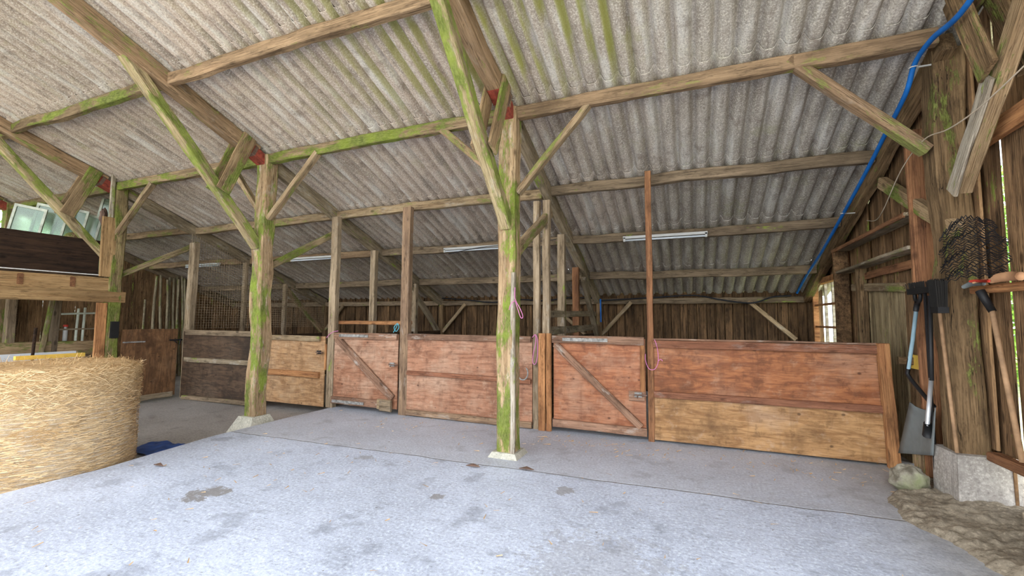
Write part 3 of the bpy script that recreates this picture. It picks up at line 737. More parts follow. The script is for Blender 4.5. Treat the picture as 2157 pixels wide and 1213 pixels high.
# door in the plane of the loft posts
e = empty('stall_door', (-9.72, 5.3, 0), 'tall brown boarded door beside the straw bale with a strap hinge', 'door')
m = MB(); m.box(-9.735, -9.71, 4.80, 5.76, -.06, 1.27); m.build('door_panel', M_['ply_door'], e, M=Matrix.Translation((-9.7, 5.3, 0)) @ Matrix.Rotation(math.pi/2, 4, 'Z'))
beam('bottom_rail', (-9.69, 4.8, -.03), (-9.69, 5.7, -.03), .04, .10, M_['rafter_grey'], parent=e)
m = MB(); m.box(-9.705, -9.695, 4.82, 5.18, 1.02, 1.045); m.build('hinge_strap', M_['metal'], e)
m = MB(); m.box(-9.70, -9.66, 5.60, 5.82, 1.03, 1.06); m.tube([(-9.66, 5.66, 1.045), (-9.66, 5.72, .98)], .010, 6); m.tube([(-9.66, 5.78, 1.045), (-9.66, 5.77, .95)], .010, 6); m.build('latch', M_['blackmetal'], e)

# wire mesh partition
m = MB(); xm = -9.70
yy = 5.92
while yy < 9.6:
    m.tube([(xm, yy, 1.26), (xm, yy, zr(yy)-.03)], .0035, 4, cap=False); yy += .055
zz = 1.28
while zz < 3.2:
    ye = min(9.6, (5.543-zz)/SL-.05)
    if ye > 6.0: m.tube([(xm+.003, 5.92, zz), (xm+.003, ye, zz)], .0035, 4, cap=False)
    zz += .055
tag(m.build('wire_mesh', M_['batten'], M=Matrix.Translation((xm, 7, 2))), 'square wire mesh screen above the dark left stall panel', 'wire mesh')

# horseshoe / ring on the middle front
m = MB(); c0 = Vector((-2.17, FY-.06, .76)); m.tube([c0+Vector((math.sin(a)*.075, 0, -math.cos(a)*.095)) for a in [R(-140+280*i/20) for i in range(21)]], .010, 8)
tag(m.build('horseshoe', M_['metal'], M=Matrix.Translation(c0), smooth=True), 'iron horseshoe hanging on the stall front beside the middle post', 'horseshoe')

# ------------------------------------------------------------------ twine
def twine(pts, r, mat, lb, name='twine_loop', cat='twine'):
    # smooth by Catmull-Rom
    P = [Vector(p) for p in pts]; out = []
    for i in range(len(P)-1):
        p0 = P[max(i-1, 0)]; p1 = P[i]; p2 = P[i+1]; p3 = P[min(i+2, len(P)-1)]
        for k in range(6):
            t = k/6; out.append(.5*((2*p1)+(p2-p0)*t+(2*p0-5*p1+4*p2-p3)*t*t+(3*p1-p0-3*p2+p3)*t**3))
    out.append(P[-1]); m = MB(); m.tube(out, r, 6)
    return tag(m.build(name, M_[mat], M=Matrix.Translation(P[0]), smooth=True), lb, cat)
tx, ty, tz = -1.785, 4.47, 1.83
twine([(tx, ty, tz+.02), (tx+.005, ty-.02, tz-.07), (tx+.015, ty-.02, tz-.12), (tx+.07, ty-.015, tz-.22), (tx+.10, ty-.015, tz-.30), (tx+.075, ty-.015, tz-.31), (tx+.035, ty-.02, tz-.20), (tx+.012, ty-.03, tz-.13), (tx-.03, ty-.05, tz-.17), (tx-.045, ty-.055, tz-.23)], .0042, 'pink', 'pink baler twine loop tied round the side of the middle post')
tx, ty, tz = -1.99, 5.765, 1.31
twine([(tx-.05, ty, tz-.06), (tx+.0, ty-.01, tz-.02), (tx+.03, ty-.01, tz-.10), (tx+.03, ty-.01, tz-.30), (tx+.0, ty-.01, tz-.42), (tx-.04, ty-.01, tz-.40), (tx-.03, ty-.01, tz-.28), (tx+.005, ty-.01, tz-.12), (tx+.0, ty-.01, tz-.02)], .0048, 'pink', 'pink baler twine loop hanging on the grey stall post left of the orange jamb')
tx, ty, tz = -.42, 5.72, 1.26
twine([(tx, ty, tz), (tx+.03, ty, tz-.10), (tx+.04, ty, tz-.26), (tx+.0, ty, tz-.36), (tx-.07, ty-.01, tz-.36), (tx-.11, ty-.01, tz-.26), (tx-.11, ty-.01, tz-.18)], .0042, 'pink', 'pink twine hanging round the thin orange upright by the long stall front')
twine([(tx+.04, ty, tz-.26), (tx+.07, ty-.01, tz-.24), (tx+.09, ty-.01, tz-.26)], .0042, 'pink', 'short knotted pink twine end beside the thin orange upright')
twine([(-5.73, 5.74, 1.17), (-5.66, 5.73, 1.23), (-5.58, 5.73, 1.27), (-5.48, 5.74, 1.29)], .0048, 'pink', 'pink twine tying the top corner of the first gate to its post')
twine([(-4.36, 5.74, 1.28), (-4.30, 5.73, 1.36), (-4.27, 5.73, 1.42), (-4.25, 5.73, 1.36), (-4.30, 5.73, 1.30), (-4.34, 5.73, 1.36), (-4.28, 5.73, 1.43)], .005, 'bluetwine', 'turquoise twine knot on the rough brown post at the first gate')

# ------------------------------------------------------------------ lights under the fourth purlin
def tube_light(x, ln, lb):
    y = 7.18; z = zr(y)-.02
    e = empty('fluorescent_light', (x, y, z), lb, 'light fitting', 'tube lights under the roof')
    m = MB(); m.box(x-ln/2, x+ln/2, y-.03, y+.03, z-.02, z+.02); m.build('batten_housing', M_['white'], e, M=Matrix.Translation((x, y, z)))
    m = MB(); m.tube([(x-ln/2+.03, y-.01, z-.045), (x+ln/2-.03, y-.01, z-.045)], .015, 10); m.build('lamp_tube', M_['tube'], e, M=Matrix.Translation((x, y, z)), smooth=True)
    for s in (-1, 1):
        m = MB(); xx = x+s*(ln/2-.02); m.box(xx-.015, xx+.015, y-.03, y+.02, z-.065, z-.0); m.build('end_cap', M_['white'], e, M=Matrix.Translation((xx, y, z)))
tube_light(-.36, 1.25, 'unlit white tube light in the right bay behind the thin orange upright')
tube_light(-3.70, 1.25, 'unlit white tube light left of the middle post')
tube_light(-7.65, 1.25, 'unlit white tube light right of the post on the slab edge')
tube_light(-11.3, 1.25, 'unlit white tube light in the far left bay')

# cables
def cab(pts, r, mat, lb, name, cat): return twine(pts, r, mat, lb, name, cat)
cab([(1.75, 9.56, 1.97), (1.45, 9.56, 1.95), (1.1, 9.56, 1.84), (.6, 9.56, 1.90), (.08, 9.56, 2.0), (-.7, 9.56, 1.97), (-1.3, 9.56, 1.94), (-1.8, 9.56, 1.92)], .016, 'cable', 'black cable slung along the eaves of the right bay', 'cable', 'cable')
cab([(-1.95, 9.56, 1.97), (-2.5, 9.56, 1.99), (-3.1, 9.56, 1.93), (-3.7, 9.56, 1.96), (-4.4, 9.56, 1.90), (-5.1, 9.56, 1.97), (-5.8, 9.56, 2.02)], .016, 'cable', 'black cable slung along the eaves left of the middle post', 'cable', 'cable')
cab([(-1.80, 9.5, 1.95), (-1.80, 9.52, 1.7), (-1.80, 9.52, 1.45)], .018, 'blue', 'short blue water pipe dropping from the eaves behind the second gate', 'water_pipe', 'pipe')
xb = 1.84
PIPE = [(1.90, 3.2, 4.05), (1.86, 3.92, 3.74), (1.84, 4.38, 3.76), (1.84, 4.67, 3.72), (xb, 4.86, 3.55), (xb, 5.32, 3.37), (xb, 5.95, 3.13), (xb, 6.84, 2.83), (xb, 7.8, 2.52), (xb, 8.74, 2.27), (xb, 9.5, 2.02)]
cab(PIPE, .022, 'blue', 'bright blue water pipe running down the rafter by the right wall', 'water_pipe', 'pipe')
for k, (p, lb) in enumerate((((1.84, 4.70, 3.70), 'upper white clip on the blue pipe near the wall post'), ((xb, 6.70, 2.87), 'lower white clip on the blue pipe above the shelves'))):
    m = MB(); m.tube([Vector(p)+Vector((math.cos(a)*.03, math.sin(a)*.03, 0)) for a in [2*math.pi*i/12 for i in range(12)]], .006, 6, closed=True)
    m.box(p[0]+.02, p[0]+.12, p[1]-.006, p[1]+.006, p[2]-.006, p[2]+.006)
    tag(m.build('pipe_clip', M_['white'], M=Matrix.Translation(p)), lb, 'clip')
cab([(1.89, 3.4, 3.05), (1.87, 3.9, 2.97), (1.87, 4.3, 2.98), (1.88, 4.7, 3.05), (1.90, 5.2, 2.95), (1.98, 5.9, 2.72), (2.10, 6.5, 2.72), (2.14, 6.9, 2.80)], .005, 'string', 'pale string strung past the right wall post', 'string', 'string')
cab([(-4.2, 7.13, 2.72), (-3.6, 7.12, 2.80), (-2.9, 7.12, 2.83), (-2.1, 7.13, 2.86)], .006, 'cable', 'thin cable drooping over the purlin left of the middle post', 'cable', 'cable')

# ------------------------------------------------------------------ right wall fittings
beam('wall_stud', (2.095, 5.32, 0), (2.075, 5.32, 3.36), .20, .05, M_['orange_dark'], 'wide orange-brown board standing behind the broad right wall post', 'board', up=(0,1,0))
beam('wall_stud', (2.04, 7.66, 0), (2.04, 7.66, 2.52), .18, .06, M_['plank_back'], 'dark upright board beside the window', 'board', up=(0,1,0))
beam('wall_stud', (2.09, 7.05, 0), (2.09, 7.05, 2.22), .11, .09, M_['post_dark'], 'narrow upright between the window board and the pale hatch', 'board', up=(0,1,0))
e = empty('wall_shelf', (2.05, 6.6, 2.5), 'upper of the two open shelves on the right wall', 'shelf'); beam('shelf_board', (2.05, 5.36, 2.55), (2.05, 7.72, 2.53), .20, .035, M_['rafter_grey'], parent=e); beam('shelf_lip', (1.955, 5.36, 2.54), (1.955, 7.72, 2.52), .02, .05, M_['orange_dark'], parent=e)
e = empty('wall_shelf', (2.05, 6.6, 2.2), 'lower of the two open shelves on the right wall', 'shelf'); beam('shelf_board', (2.05, 5.36, 2.22), (2.05, 7.72, 2.20), .18, .035, M_['rafter_grey'], parent=e); beam('shelf_lip', (2.12, 5.36, 2.10), (2.12, 7.2, 2.08), .02, .09, M_['orange_dark'], parent=e)
beam('shelf_divider', (2.05, 7.68, 2.22), (2.05, 7.68, 2.55), .20, .03, M_['orange_dark'], 'small upright end board between the two shelves', 'board', up=(0,1,0))
beam('wall_girt', (2.17, 2.2, 2.98), (2.17, 4.72, 2.94), .07, .15, M_['orange'], 'orange-brown horizontal girt high on the right wall', 'girt')
beam('wall_girt', (2.15, 2.6, 1.735), (2.15, 4.72, 1.755), .07, .06, M_['orange'], 'orange ledge on the right wall under the wire netting', 'girt')
beam('wall_girt', (2.15, 2.8, .50), (2.15, 4.62, .46), .09, .07, M_['orange_dark'], 'low brown sill along the foot of the right wall', 'girt')
beam('wall_stump', (2.16, 4.16, .0), (2.16, 4.16, .46), .10, .12, M_['post_dark'], 'short stump under the low sill of the right wall', 'post', up=(0,1,0))
beam('stub_board', (2.02, 5.42, .02), (2.02, 5.42, .42), .14, .05, M_['gusset'], 'mossy orange stub of board beside the white concrete block', 'board', up=(0,1,0))
beam('ledge_rail', (1.98, 5.75, 1.10), (2.12, 5.75, 1.10), .05, .08, M_['post_dark'], 'dark stub rail joining the long stall front to the right wall', 'rail')
m = MB(); m.box(2.10, 2.13, 5.62, 5.80, 1.02, 1.16); tag(m.build('yellow_block', M_['yellow'], M=Matrix.Translation((2.1, 5.7, 1.1))), 'small yellow board behind the right end of the stall front', 'board')

# plank laid on the strut side: second strut plank at the right wall
beam('strut', (1.965, 4.54, 2.54), (1.955, 3.96, 3.20), .024, .135, M_['post_side'], 'short pale doubling plank on the strut at the right wall', 'strut', wob=.012, up=(0,1,1))

# wire netting roll
m = MB(); rnd = random.Random(2)
for q in range(34):
    z = 1.80+q*.0125*1.15; L0 = 4.22+abs(math.sin(q*.4))*.03 + max(0, q-18)*.012; L1 = 4.70 - max(0, q-24)*.012 + (.03 if q % 3 else 0)
    pts = []
    n = 26
    for i in range(n+1):
        t = i/n; y = L0+(L1-L0)*t
        zz = z+.05*math.sin(t*3)+.012*math.sin(t*n*math.pi*.5+q)+rnd.uniform(-.003, .003)
        pts.append((2.12-.17*t-.03*math.sin(t*math.pi)+.02*math.sin(q*.7+t*5), y-.02, zz))
    m.tube(pts, .0035, 4, cap=False)
tag(m.build('wire_netting', M_['blackmetal'], M=Matrix.Translation((2.06, 4.6, 1.9))), 'crumpled bundle of dark wire netting hung on the right wall', 'wire netting')

# gloves and red tool on the ledge
e = empty('garden_shears', (2.08, 4.3, 1.79), 'red and grey hand tool lying on the orange ledge', 'hand tool')
m = MB(); m.tube([(2.04, 4.62, 1.78), (2.04, 4.50, 1.80), (2.04, 4.36, 1.785)], [.016, .022, .014], 8); m.build('blade', M_['shovel'], e, M=Matrix.Translation((2.04, 4.5, 1.8)), smooth=True)
m = MB(); m.tube([(2.03, 4.50, 1.815), (2.02, 4.40, 1.81), (2.03, 4.28, 1.80)], .012, 8); m.build('handle', M_['redtool'], e, M=Matrix.Translation((2.03, 4.4, 1.8)), smooth=True)
e = empty('work_glove', (2.08, 4.15, 1.80), 'tan leather glove lying on the orange ledge at the picture edge', 'glove')
m = MB(); m.tube([(2.07, 4.34, 1.80), (2.07, 4.25, 1.82), (2.07, 4.12, 1.82), (2.07, 4.02, 1.81)], [.015, .032, .034, .03], 10); m.build('palm', M_['glove'], e, M=Matrix.Translation((2.07, 4.2, 1.8)), smooth=True)
for q in range(4):
    m = MB(); m.tube([(2.03+q*.022, 4.32, 1.81), (2.02+q*.022, 4.40, 1.805), (2.02+q*.022, 4.46-abs(q-1.5)*.01, 1.80)], [.011, .010, .007], 8); m.build('finger', M_['glove'], e, M=Matrix.Translation((2.03, 4.35, 1.8)), smooth=True)

# ------------------------------------------------------------------ tools against the right post
e = empty('snow_shovel', (1.96, 5.2, .3), 'grey bladed shovel hanging with a black and aluminium handle', 'shovel')
bl = MB(); n1, n2 = 10, 8; vs = []; fs = []
for layer in (0, 1):
    for i in range(n1+1):
        for j in range(n2+1):
            u = i/n1; v = j/n2
            y = (4.86+.47*v)*(1-u)+(4.95+.70*v)*u; z = (.72-.03*v+.05*(2*v-1)**4)*(1-u)+(.35-.17*v)*u
            x = 1.905+.05*math.sin(math.pi*v)*(1-.4*u) + layer*.008
            vs.append((x, y, z))
q = (n1+1)*(n2+1)
for i in range(n1):
    for j in range(n2):
        a = i*(n2+1)+j; fs.append((a, a+1, a+n2+2, a+n2+1)); fs.append((q+a, q+a+n2+1, q+a+n2+2, q+a+1))
for i in range(n1):
    a = i*(n2+1); fs.append((a, a+n2+1, q+a+n2+1, q+a)); a += n2; fs.append((a, q+a, q+a+n2+1, a+n2+1))
for j in range(n2):
    fs.append((j, q+j, q+j+1, j+1)); a = n1*(n2+1)+j; fs.append((a, a+1, q+a+1, q+a))
bl.add(vs, fs); bl.build('blade', M_['shovel'], e, M=Matrix.Translation((1.95, 5.3, .5)), smooth=True)
m = MB(); m.tube([(1.895, 4.86, 1.0), (1.895, 4.80, 1.72)], .017, 10); h_ = m.build('upper_handle', M_['black'], e, M=Matrix.Translation((1.9, 5, 1.7)), smooth=True)
m = MB(); m.tube([(1.89, 4.97, .60), (1.895, 4.86, 1.02)], .017, 10); m.build('lower_handle', M_['alu'], e, M=Matrix.Translation((1.9, 5.1, .7)), smooth=True)
m = MB(); m.tube([(1.915, 5.03, .50), (1.89, 4.97, .62)], [.04, .024], 10); m.build('socket', M_['black'], e, M=Matrix.Translation((1.9, 5.1, .5)), smooth=True)
e = empty('bent_handle_scraper', (1.95, 5.4, .9), 'bent pale blue tool handle with a black loop grip at its top', 'tool')
m = MB(); m.tube([(1.93, 5.14, 1.64), (1.93, 5.26, 1.32), (1.93, 5.38, 1.05)], .016, 10); m.build('upper_tube', M_['bluehandle'], e, M=Matrix.Translation((1.95, 5.4, 1.3)), smooth=True)
m = MB(); m.tube([(1.93, 5.34, 1.15), (1.93, 5.41, 1.00), (1.935, 5.36, .95), (1.95, 5.15, .83), (1.955, 5.0, .76)], .018, 10); m.build('lower_tube', M_['black'], e, M=Matrix.Translation((1.95, 5.4, .9)), smooth=True)
m = MB(); m.tube([(1.93, 5.16, 1.60), (1.93, 5.12, 1.68)], .022, 10)
m.tube([Vector((1.93, 5.11, 1.735))+Vector((0, math.sin(a)*.055, math.cos(a)*.06)) for a in [2*math.pi*i/16 for i in range(16)]], .016, 8, closed=True)
m.build('loop_grip', M_['black'], e, M=Matrix.Translation((1.96, 5.36, 1.7)), smooth=True)
def broom(name, top, foot, hw, hh, lb, hm, axis):
    e = empty(name, foot, lb, 'broom'); T = Vector(top); Fp = Vector(foot)
    m = MB(); m.tube([Fp, T-Vector((0, 0, .05))], .013, 10); m.build('handle', M_[hm], e, M=Matrix.Translation(foot), smooth=True)
    m = MB(); M0 = Matrix.Translation(T); m.box(-.035, .035, -hw, hw, -.05, .0, M0); m.build('broom_head', M_['black'], e, M=M0)
    m = MB(); r2 = random.Random(4)
    for i in range(260):
        y = r2.uniform(-hw, hw); x = r2.uniform(-.03, .03)
        m.tube([T+Vector((x, y, -.01)), T+Vector((x*1.3, y*1.06, hh*r2.uniform(.85, 1.0)))], .0025, 3, cap=False)
    tag(m.build('bristles', M_['bristle'], e, M=M0), kind='stuff')
broom('push_broom', (1.925, 4.96, 1.80), (1.94, 5.0, -.0), .25, .06, 'wide black push broom stored head up beside the right post', 'black', 1)
broom('yard_broom', (1.90, 4.67, 1.62), (1.965, 4.70, .45), .06, .22, 'wooden handled broom with tall black bristles, stored head up', 'handle', 1)
e = empty('long_handled_tool', (2.07, 4.3, .5), 'long wooden tool with a black socket leaning right of the big post', 'tool')
m = MB(); m.tube([(2.12, 4.46, 1.62), (2.13, 4.26, .52)], .017, 10); m.build('handle', M_['handle'], e, M=Matrix.Translation((2.07, 4.4, 1)), smooth=True)
m = MB(); m.tube([(2.09, 4.52, 1.74), (2.12, 4.45, 1.58)], [.03, .024], 10); m.build('socket', M_['black'], e, M=Matrix.Translation((2.07, 4.4, 1.6)), smooth=True)

# ------------------------------------------------------------------ rock, mound, debris
def lump(name, c, s, mat, seed, label=None, cat=None, n=48, kind=None, amp=.25, fr=2.2):
    m = MB(); vs = []; fs = []; k = n//2
    for i in range(k+1):
        th = math.pi*i/k
        for j in range(n):
            ph = 2*math.pi*j/n; d = Vector((math.sin(th)*math.cos(ph), math.sin(th)*math.sin(ph), math.cos(th)))
            r = 1+amp*mnoise.noise(d*fr+Vector((seed, 0, 0)))+amp*.35*mnoise.noise(d*7+Vector((seed, 3, 0)))
            vs.append(Vector(c)+Vector((d.x*s[0], d.y*s[1], d.z*s[2]))*r)
    for i in range(k):
        for j in range(n): fs.append((i*n+j, (i+1)*n+j, (i+1)*n+(j+1) % n, i*n+(j+1) % n))
    m.add(vs, fs); return tag(m.build(name, mat, M=Matrix.Translation(c), smooth=True), label, cat, kind=kind)
lump('boulder', (1.76, 5.02, .10), (.135, .13, .125), M_['rock'], 3, 'green tinged boulder on the floor below the orange end post', 'boulder')
m = MB(); vs = []; fs = []; nx, ny = 110, 150; xa, xb_, ya, yb = 1.15, 2.5, 3.2, 5.35
for j in range(ny+1):
    for i in range(nx+1):
        x = xa+(xb_-xa)*i/nx; y = ya+(yb-ya)*j/ny
        ed = 1.48 + .14*mnoise.noise(Vector((y*1.7, 1, 0))) + .04*mnoise.noise(Vector((y*6+x*4, 2+x*3, 0))) + .02*mnoise.noise(Vector((y*19, x*19, 0))) + max(0, (4.35-y))*.25 + max(0, y-4.75)*.75
        t = max(0, min(1, (x-ed)/.07)); u = max(0, min(1, (x-ed)/.7))
        z = -.012+t*.045+u*.07+ t*(.028*mnoise.noise(Vector((x*5, y*5, 0)))+.022*mnoise.noise(Vector((x*15, y*15, 0)))+.008*mnoise.noise(Vector((x*40, y*40, 0))))
        vs.append((x, y, z))
for j in range(ny):
    for i in range(nx):
        a = j*(nx+1)+i; fs.append((a, a+1, a+nx+2, a+nx+1))
m.add(vs, fs); tag(m.build('floor_mound', M_['dirt'], smooth=True), kind='structure')
# straw and leaf litter
m = MB(); rnd = random.Random(7)
def bits(cx, cy, rx, ry, n, ln, z=.008):
    for _ in range(n):
        a = rnd.uniform(0, math.pi); x = rnd.gauss(cx, rx); y = rnd.gauss(cy, ry); l = rnd.uniform(.3, 1)*ln; m.p = rnd.random()*.5
        if x > 2.0 or x < -5.3: continue
        dx, dy = math.cos(a)*l/2, math.sin(a)*l/2
        wd = rnd.uniform(.002, .006)
        zz = z+rnd.uniform(0, .006)
        m.add([(x-dx-dy*wd/l*2, y-dy+dx*wd/l*2, zz), (x-dx+dy*wd/l*2, y-dy-dx*wd/l*2, zz), (x+dx+dy*.1, y+dy-dx*.1, zz+rnd.uniform(0, .01)), (x+dx, y+dy, zz+.008)], [(0,1,2,3)])
bits(-1.2, 5.35, .5, .15, 60, .10); bits(-1.5, 3.4, 2.2, 1.1, 90, .07); bits(.8, 5.4, .8, .25, 90, .07); bits(-3.2, 5.3, .8, .3, 60, .06); bits(-4.2, 3.2, .8, .8, 50, .07)
tag(m.build('floor_litter', M_['blades']), 'scattered straw and leaf litter on the concrete floor', 'litter', kind='stuff')
for k, (x, y, s, lb) in enumerate(((-2.08, 4.07, .05, 'curled brown leaf on the floor in front of the middle post'), (-1.55, 4.20, .05, 'small dark leaf on the floor right of the middle post'), (-5.0, 2.85, .045, 'dark leaf on the floor beside the straw bale'))):
    m = MB(); m.add([(x-s*1.5, y, .01), (x, y-s*.5, .022), (x+s*1.6, y+.01, .012), (x, y+s*.55, .028), (x-s*1.5, y, .016), (x, y-s*.5, .028), (x+s*1.6, y+.01, .018), (x, y+s*.55, .034)], [(0,1,2,3), (7,6,5,4), (0,4,5,1), (1,5,6,2), (2,6,7,3), (3,7,4,0)])
    tag(m.build('leaf', M_['rust'], M=Matrix.Translation((x, y, .01))), lb, 'leaf')

# ------------------------------------------------------------------ straw bale
bc = Vector((-6.25, 2.47, 0)); br = .74; z0, z1 = -.13, 1.015
e = empty('straw_bale', (bc.x, bc.y, z0), 'big round straw bale standing on end beside the slab edge', 'straw bale')
m = MB(); n = 120; prof = [(0, z0), (br*.9, z0), (br*.97, z0+.03)] + [(br, z0+.08+(z1-z0-.16)*i/24) for i in range(25)] + [(br*.975, z1-.045), (br*.93, z1-.015), (br*.85, z1), (br*.6, z1+.004), (br*.3, z1+.004), (0, z1+.004)]
vs = []; fs = []
for i, (r, z) in enumerate(prof):
    for k in range(n):
        th = 2*math.pi*k/n; d = Vector((math.cos(th), math.sin(th), 0))
        rr = r + (mnoise.noise(Vector((d.x*3, d.y*3, z*3)))*.022 + mnoise.noise(Vector((d.x*11, d.y*11, z*16)))*.012)*(1 if r > .3 else 0)
        dent = math.exp(-(((th-R(-22)) / .30)**2+((z-.42)/.10)**2)); rr -= .03*dent if r > .6 else 0
        zz = z+(mnoise.noise(Vector((d.x*r*5, d.y*r*5, 2)))*.02 if i > 27 else 0)
        vs.append((bc.x+d.x*rr, bc.y+d.y*rr, zz))
for i in range(len(prof)-1):
    for k in range(n): fs.append((i*n+k, i*n+(k+1) % n, (i+1)*n+(k+1) % n, (i+1)*n+k))
m.add(vs, fs); m.build('bale_body', M_['straw'], e, M=Matrix.Translation((bc.x, bc.y, 0)), smooth=True)
m = MB(); rnd = random.Random(9)
for q in range(9000):
    top = rnd.random() < .28
    th = rnd.uniform(R(-100), R(80)); m.p = rnd.random()*(.45 if top else 1)
    l = rnd.uniform(.03, .10); wd = rnd.uniform(.0012, .0026)
    if top:
        r = br*math.sqrt(rnd.uniform(.02, 1.0)); p = Vector((bc.x+math.cos(th*2)*r, bc.y+math.sin(th*2)*r, z1+.004+(0 if r < br*.85 else -.03))); d = Vector((rnd.gauss(0, 1), rnd.gauss(0, 1), abs(rnd.gauss(0, .25)))).normalized()
        s_ = d.cross(Vector((0, 0, 1)))
    else:
        z = rnd.uniform(z0+.02, z1-.02); nrm = Vector((math.cos(th), math.sin(th), 0)); tg = Vector((-math.sin(th), math.cos(th), 0))
        p = Vector((bc.x, bc.y, z))+nrm*(br+.006)
        loose = 1 if z > .62 else .35
        d = (tg*rnd.choice((-1, 1))+Vector((0, 0, rnd.gauss(0, .5*loose)))+nrm*abs(rnd.gauss(0, .22*loose))).normalized(); s_ = d.cross(nrm)
    if s_.length < 1e-4: continue
    s_.normalize(); s_ *= wd
    m.add([p-s_, p+s_, p+d*l+s_*.6, p+d*l-s_*.6], [(0,1,2,3)])
for q in range(420):                       # the pulled-out tuft
    th = R(-22)+rnd.gauss(0, .13); z = .42+rnd.gauss(0, .035); nrm = Vector((math.cos(th), math.sin(th), 0)); tg = Vector((-math.sin(th), math.cos(th), 0))
    m.p = rnd.random()*.35; p = Vector((bc.x, bc.y, z))+nrm*(br-.01); d = (tg*rnd.choice((-1, 1))+nrm*rnd.uniform(.1, .5)+Vector((0, 0, rnd.gauss(0, .4)))).normalized(); s_ = d.cross(nrm).normalized()*.002; l = rnd.uniform(.04, .13)
    m.add([p-s_, p+s_, p+d*l+s_*.6, p+d*l-s_*.6], [(0,1,2,3)])
tag(m.build('loose_straw', M_['blades'], e), kind='stuff')
# tarpaulin behind the bale
m = MB(); vs = []; fs = []
for j in range(13):
    for i in range(13):
        x = -6.45+.70*i/12; y = 3.25+.45*j/12; vs.append((x, y, -.125+.035*abs(mnoise.noise(Vector((x*6, y*6, 0))))+.02*math.sin(i*1.1+j)*.5+.012))
for j in range(12):
    for i in range(12): a = j*13+i; fs.append((a, a+1, a+14, a+13))
m.add(vs, fs); tag(m.build('tarpaulin', M_['tarp'], M=Matrix.Translation((-6.1, 3.4, -.12)), smooth=True), 'crumpled blue tarpaulin on the low floor behind the bale', 'tarpaulin')

# ------------------------------------------------------------------ loft on the left
lx = -9.76
e = empty('loft', (lx, 3.3, 1.9), 'timber storage loft fixed to the post beside the bale', 'loft')
beam('lower_beam', (lx+.06, 1.4, 1.86), (lx+.06, 4.80, 1.865), .06, .20, M_['loft_beam'], parent=e, wob=.004)
beam('upper_beam', (lx+.03, 1.4, 2.08), (lx+.03, 4.55, 2.08), .06, .24, M_['loft_beam'], parent=e, wob=.004, seed=77)
for yj in (3.42, 4.05, 2.8, 2.2):
    beam('joist_end', (lx-.4, yj, 2.09), (lx+.068, yj, 2.09), .07, .17, M_['orange_dark'], parent=e)
m = MB(); m.box(-13.6, lx-.0, 1.4, 4.5, 2.21, 2.235); m.build('deck', M_['ply_dark'], e, M=Matrix.Translation((-11, 3, 2.2)))
m = MB(); m.box(lx-.02, lx+.06, 1.4, 4.46, 2.235, 2.25); m.build('dusty_edge', M_['dust'], e, M=Matrix.Translation((lx, 3, 2.2)))
m = MB(); m.box(lx-.05, lx-.02, 1.4, 4.42, 2.24, 2.86); tag(m.build('loft_board', M_['dark'], M=Matrix.Translation((lx, 3, 2.5)) @ Matrix.Rotation(math.pi/2, 4, 'Z')), 'big dark brown sheet standing on the edge of the loft', 'board')
# old glazed window frames leaning on the loft
WF = ['leftmost', 'second', 'third', 'fourth', 'rightmost']
ys = [3.72, 4.00, 4.28, 4.52, 4.86]; tops = [3.46, 3.54, 3.56, 3.50, 3.96]; wd = [.42, .44, .44, .40, .42]
for k in range(5):
    y = ys[k]; zt = tops[k]; x = -10.9; lean = .10
    e = empty('old_window_frame', (x, y, 2.24), WF[k]+' of the old glazed window sashes leaning on the loft', 'window sash', 'old window sashes on the loft')
    Mw = Matrix.Translation((x, y, 2.24)) @ Matrix.Rotation(R(-38), 4, 'Z') @ Matrix.Rotation(R(-9), 4, 'X') 
    w_ = wd[k]/2; hh = zt-2.24; m = MB(); t = .022
    m.box(-t, t, -w_, -w_+.035, 0, hh, Mw); m.box(-t, t, w_-.035, w_, 0, hh, Mw); m.box(-t, t, -w_+.035, w_-.035, 0, .05, Mw); m.box(-t, t, -w_+.035, w_-.035, hh-.045, hh, Mw)
    m.build('sash', M_['paleframe'], e, M=Mw)
    m = MB(); m.box(-.003, .003, -w_+.03, w_-.03, .05, hh-.04, Mw); m.build('pane', M_['glass'], e, M=Mw)
lump('pine_cone_bundle', (-10.4, 4.72, 3.42), (.05, .06, .16), M_['rust'], 8, 'small brown bundle on the loft beside the rightmost sash', 'bundle')
lump('wood_block', (-10.5, 4.32, 2.95), (.06, .10, .09), M_['gusset'], 11, 'mossy chunk of wood between the sashes on the loft', 'wood')
# under the loft
beam('loft_post', (-11, 3.80, -.1), (-11, 3.80, 2.2), .12, .12, M_['purlin_dark'], 'dark post under the loft at the left picture edge', 'post', up=(0,1,0))
beam('leaning_timber', (-10.9, 4.14, .3), (-10.9, 4.32, 2.2), .05, .07, M_['strut'], 'thin yellowish timber leaning under the loft', 'timber', up=(0,1,0))
beam('loft_post', (-11, 4.36, -.1), (-11, 4.40, 2.2), .12, .10, M_['purlin_dark'], 'greyish post under the middle of the loft', 'post', up=(0,1,0))
e = empty('white_rack', (-10.9, 4.7, 1.3), 'pale slatted rack standing under the loft', 'rack')
for (yy, za, zb) in ((4.70, 1.04, 1.66), (4.80, 1.03, 1.68)):
    beam('upright', (-11, yy, za), (-11, yy+.01, zb), .045, .03, M_['paleframe'], parent=e, up=(0,1,0))
beam('crossbar', (-10.97, 4.42, 1.55), (-10.97, 5.02, 1.58), .03, .035, M_['paleframe'], parent=e); beam('crossbar', (-10.97, 4.40, 1.26), (-10.97, 5.0, 1.27), .03, .03, M_['rafter_grey'], parent=e); beam('crossbar', (-10.97, 4.42, 1.02), (-10.97, 5.0, 1.00), .03, .02, M_['paleframe'], parent=e)
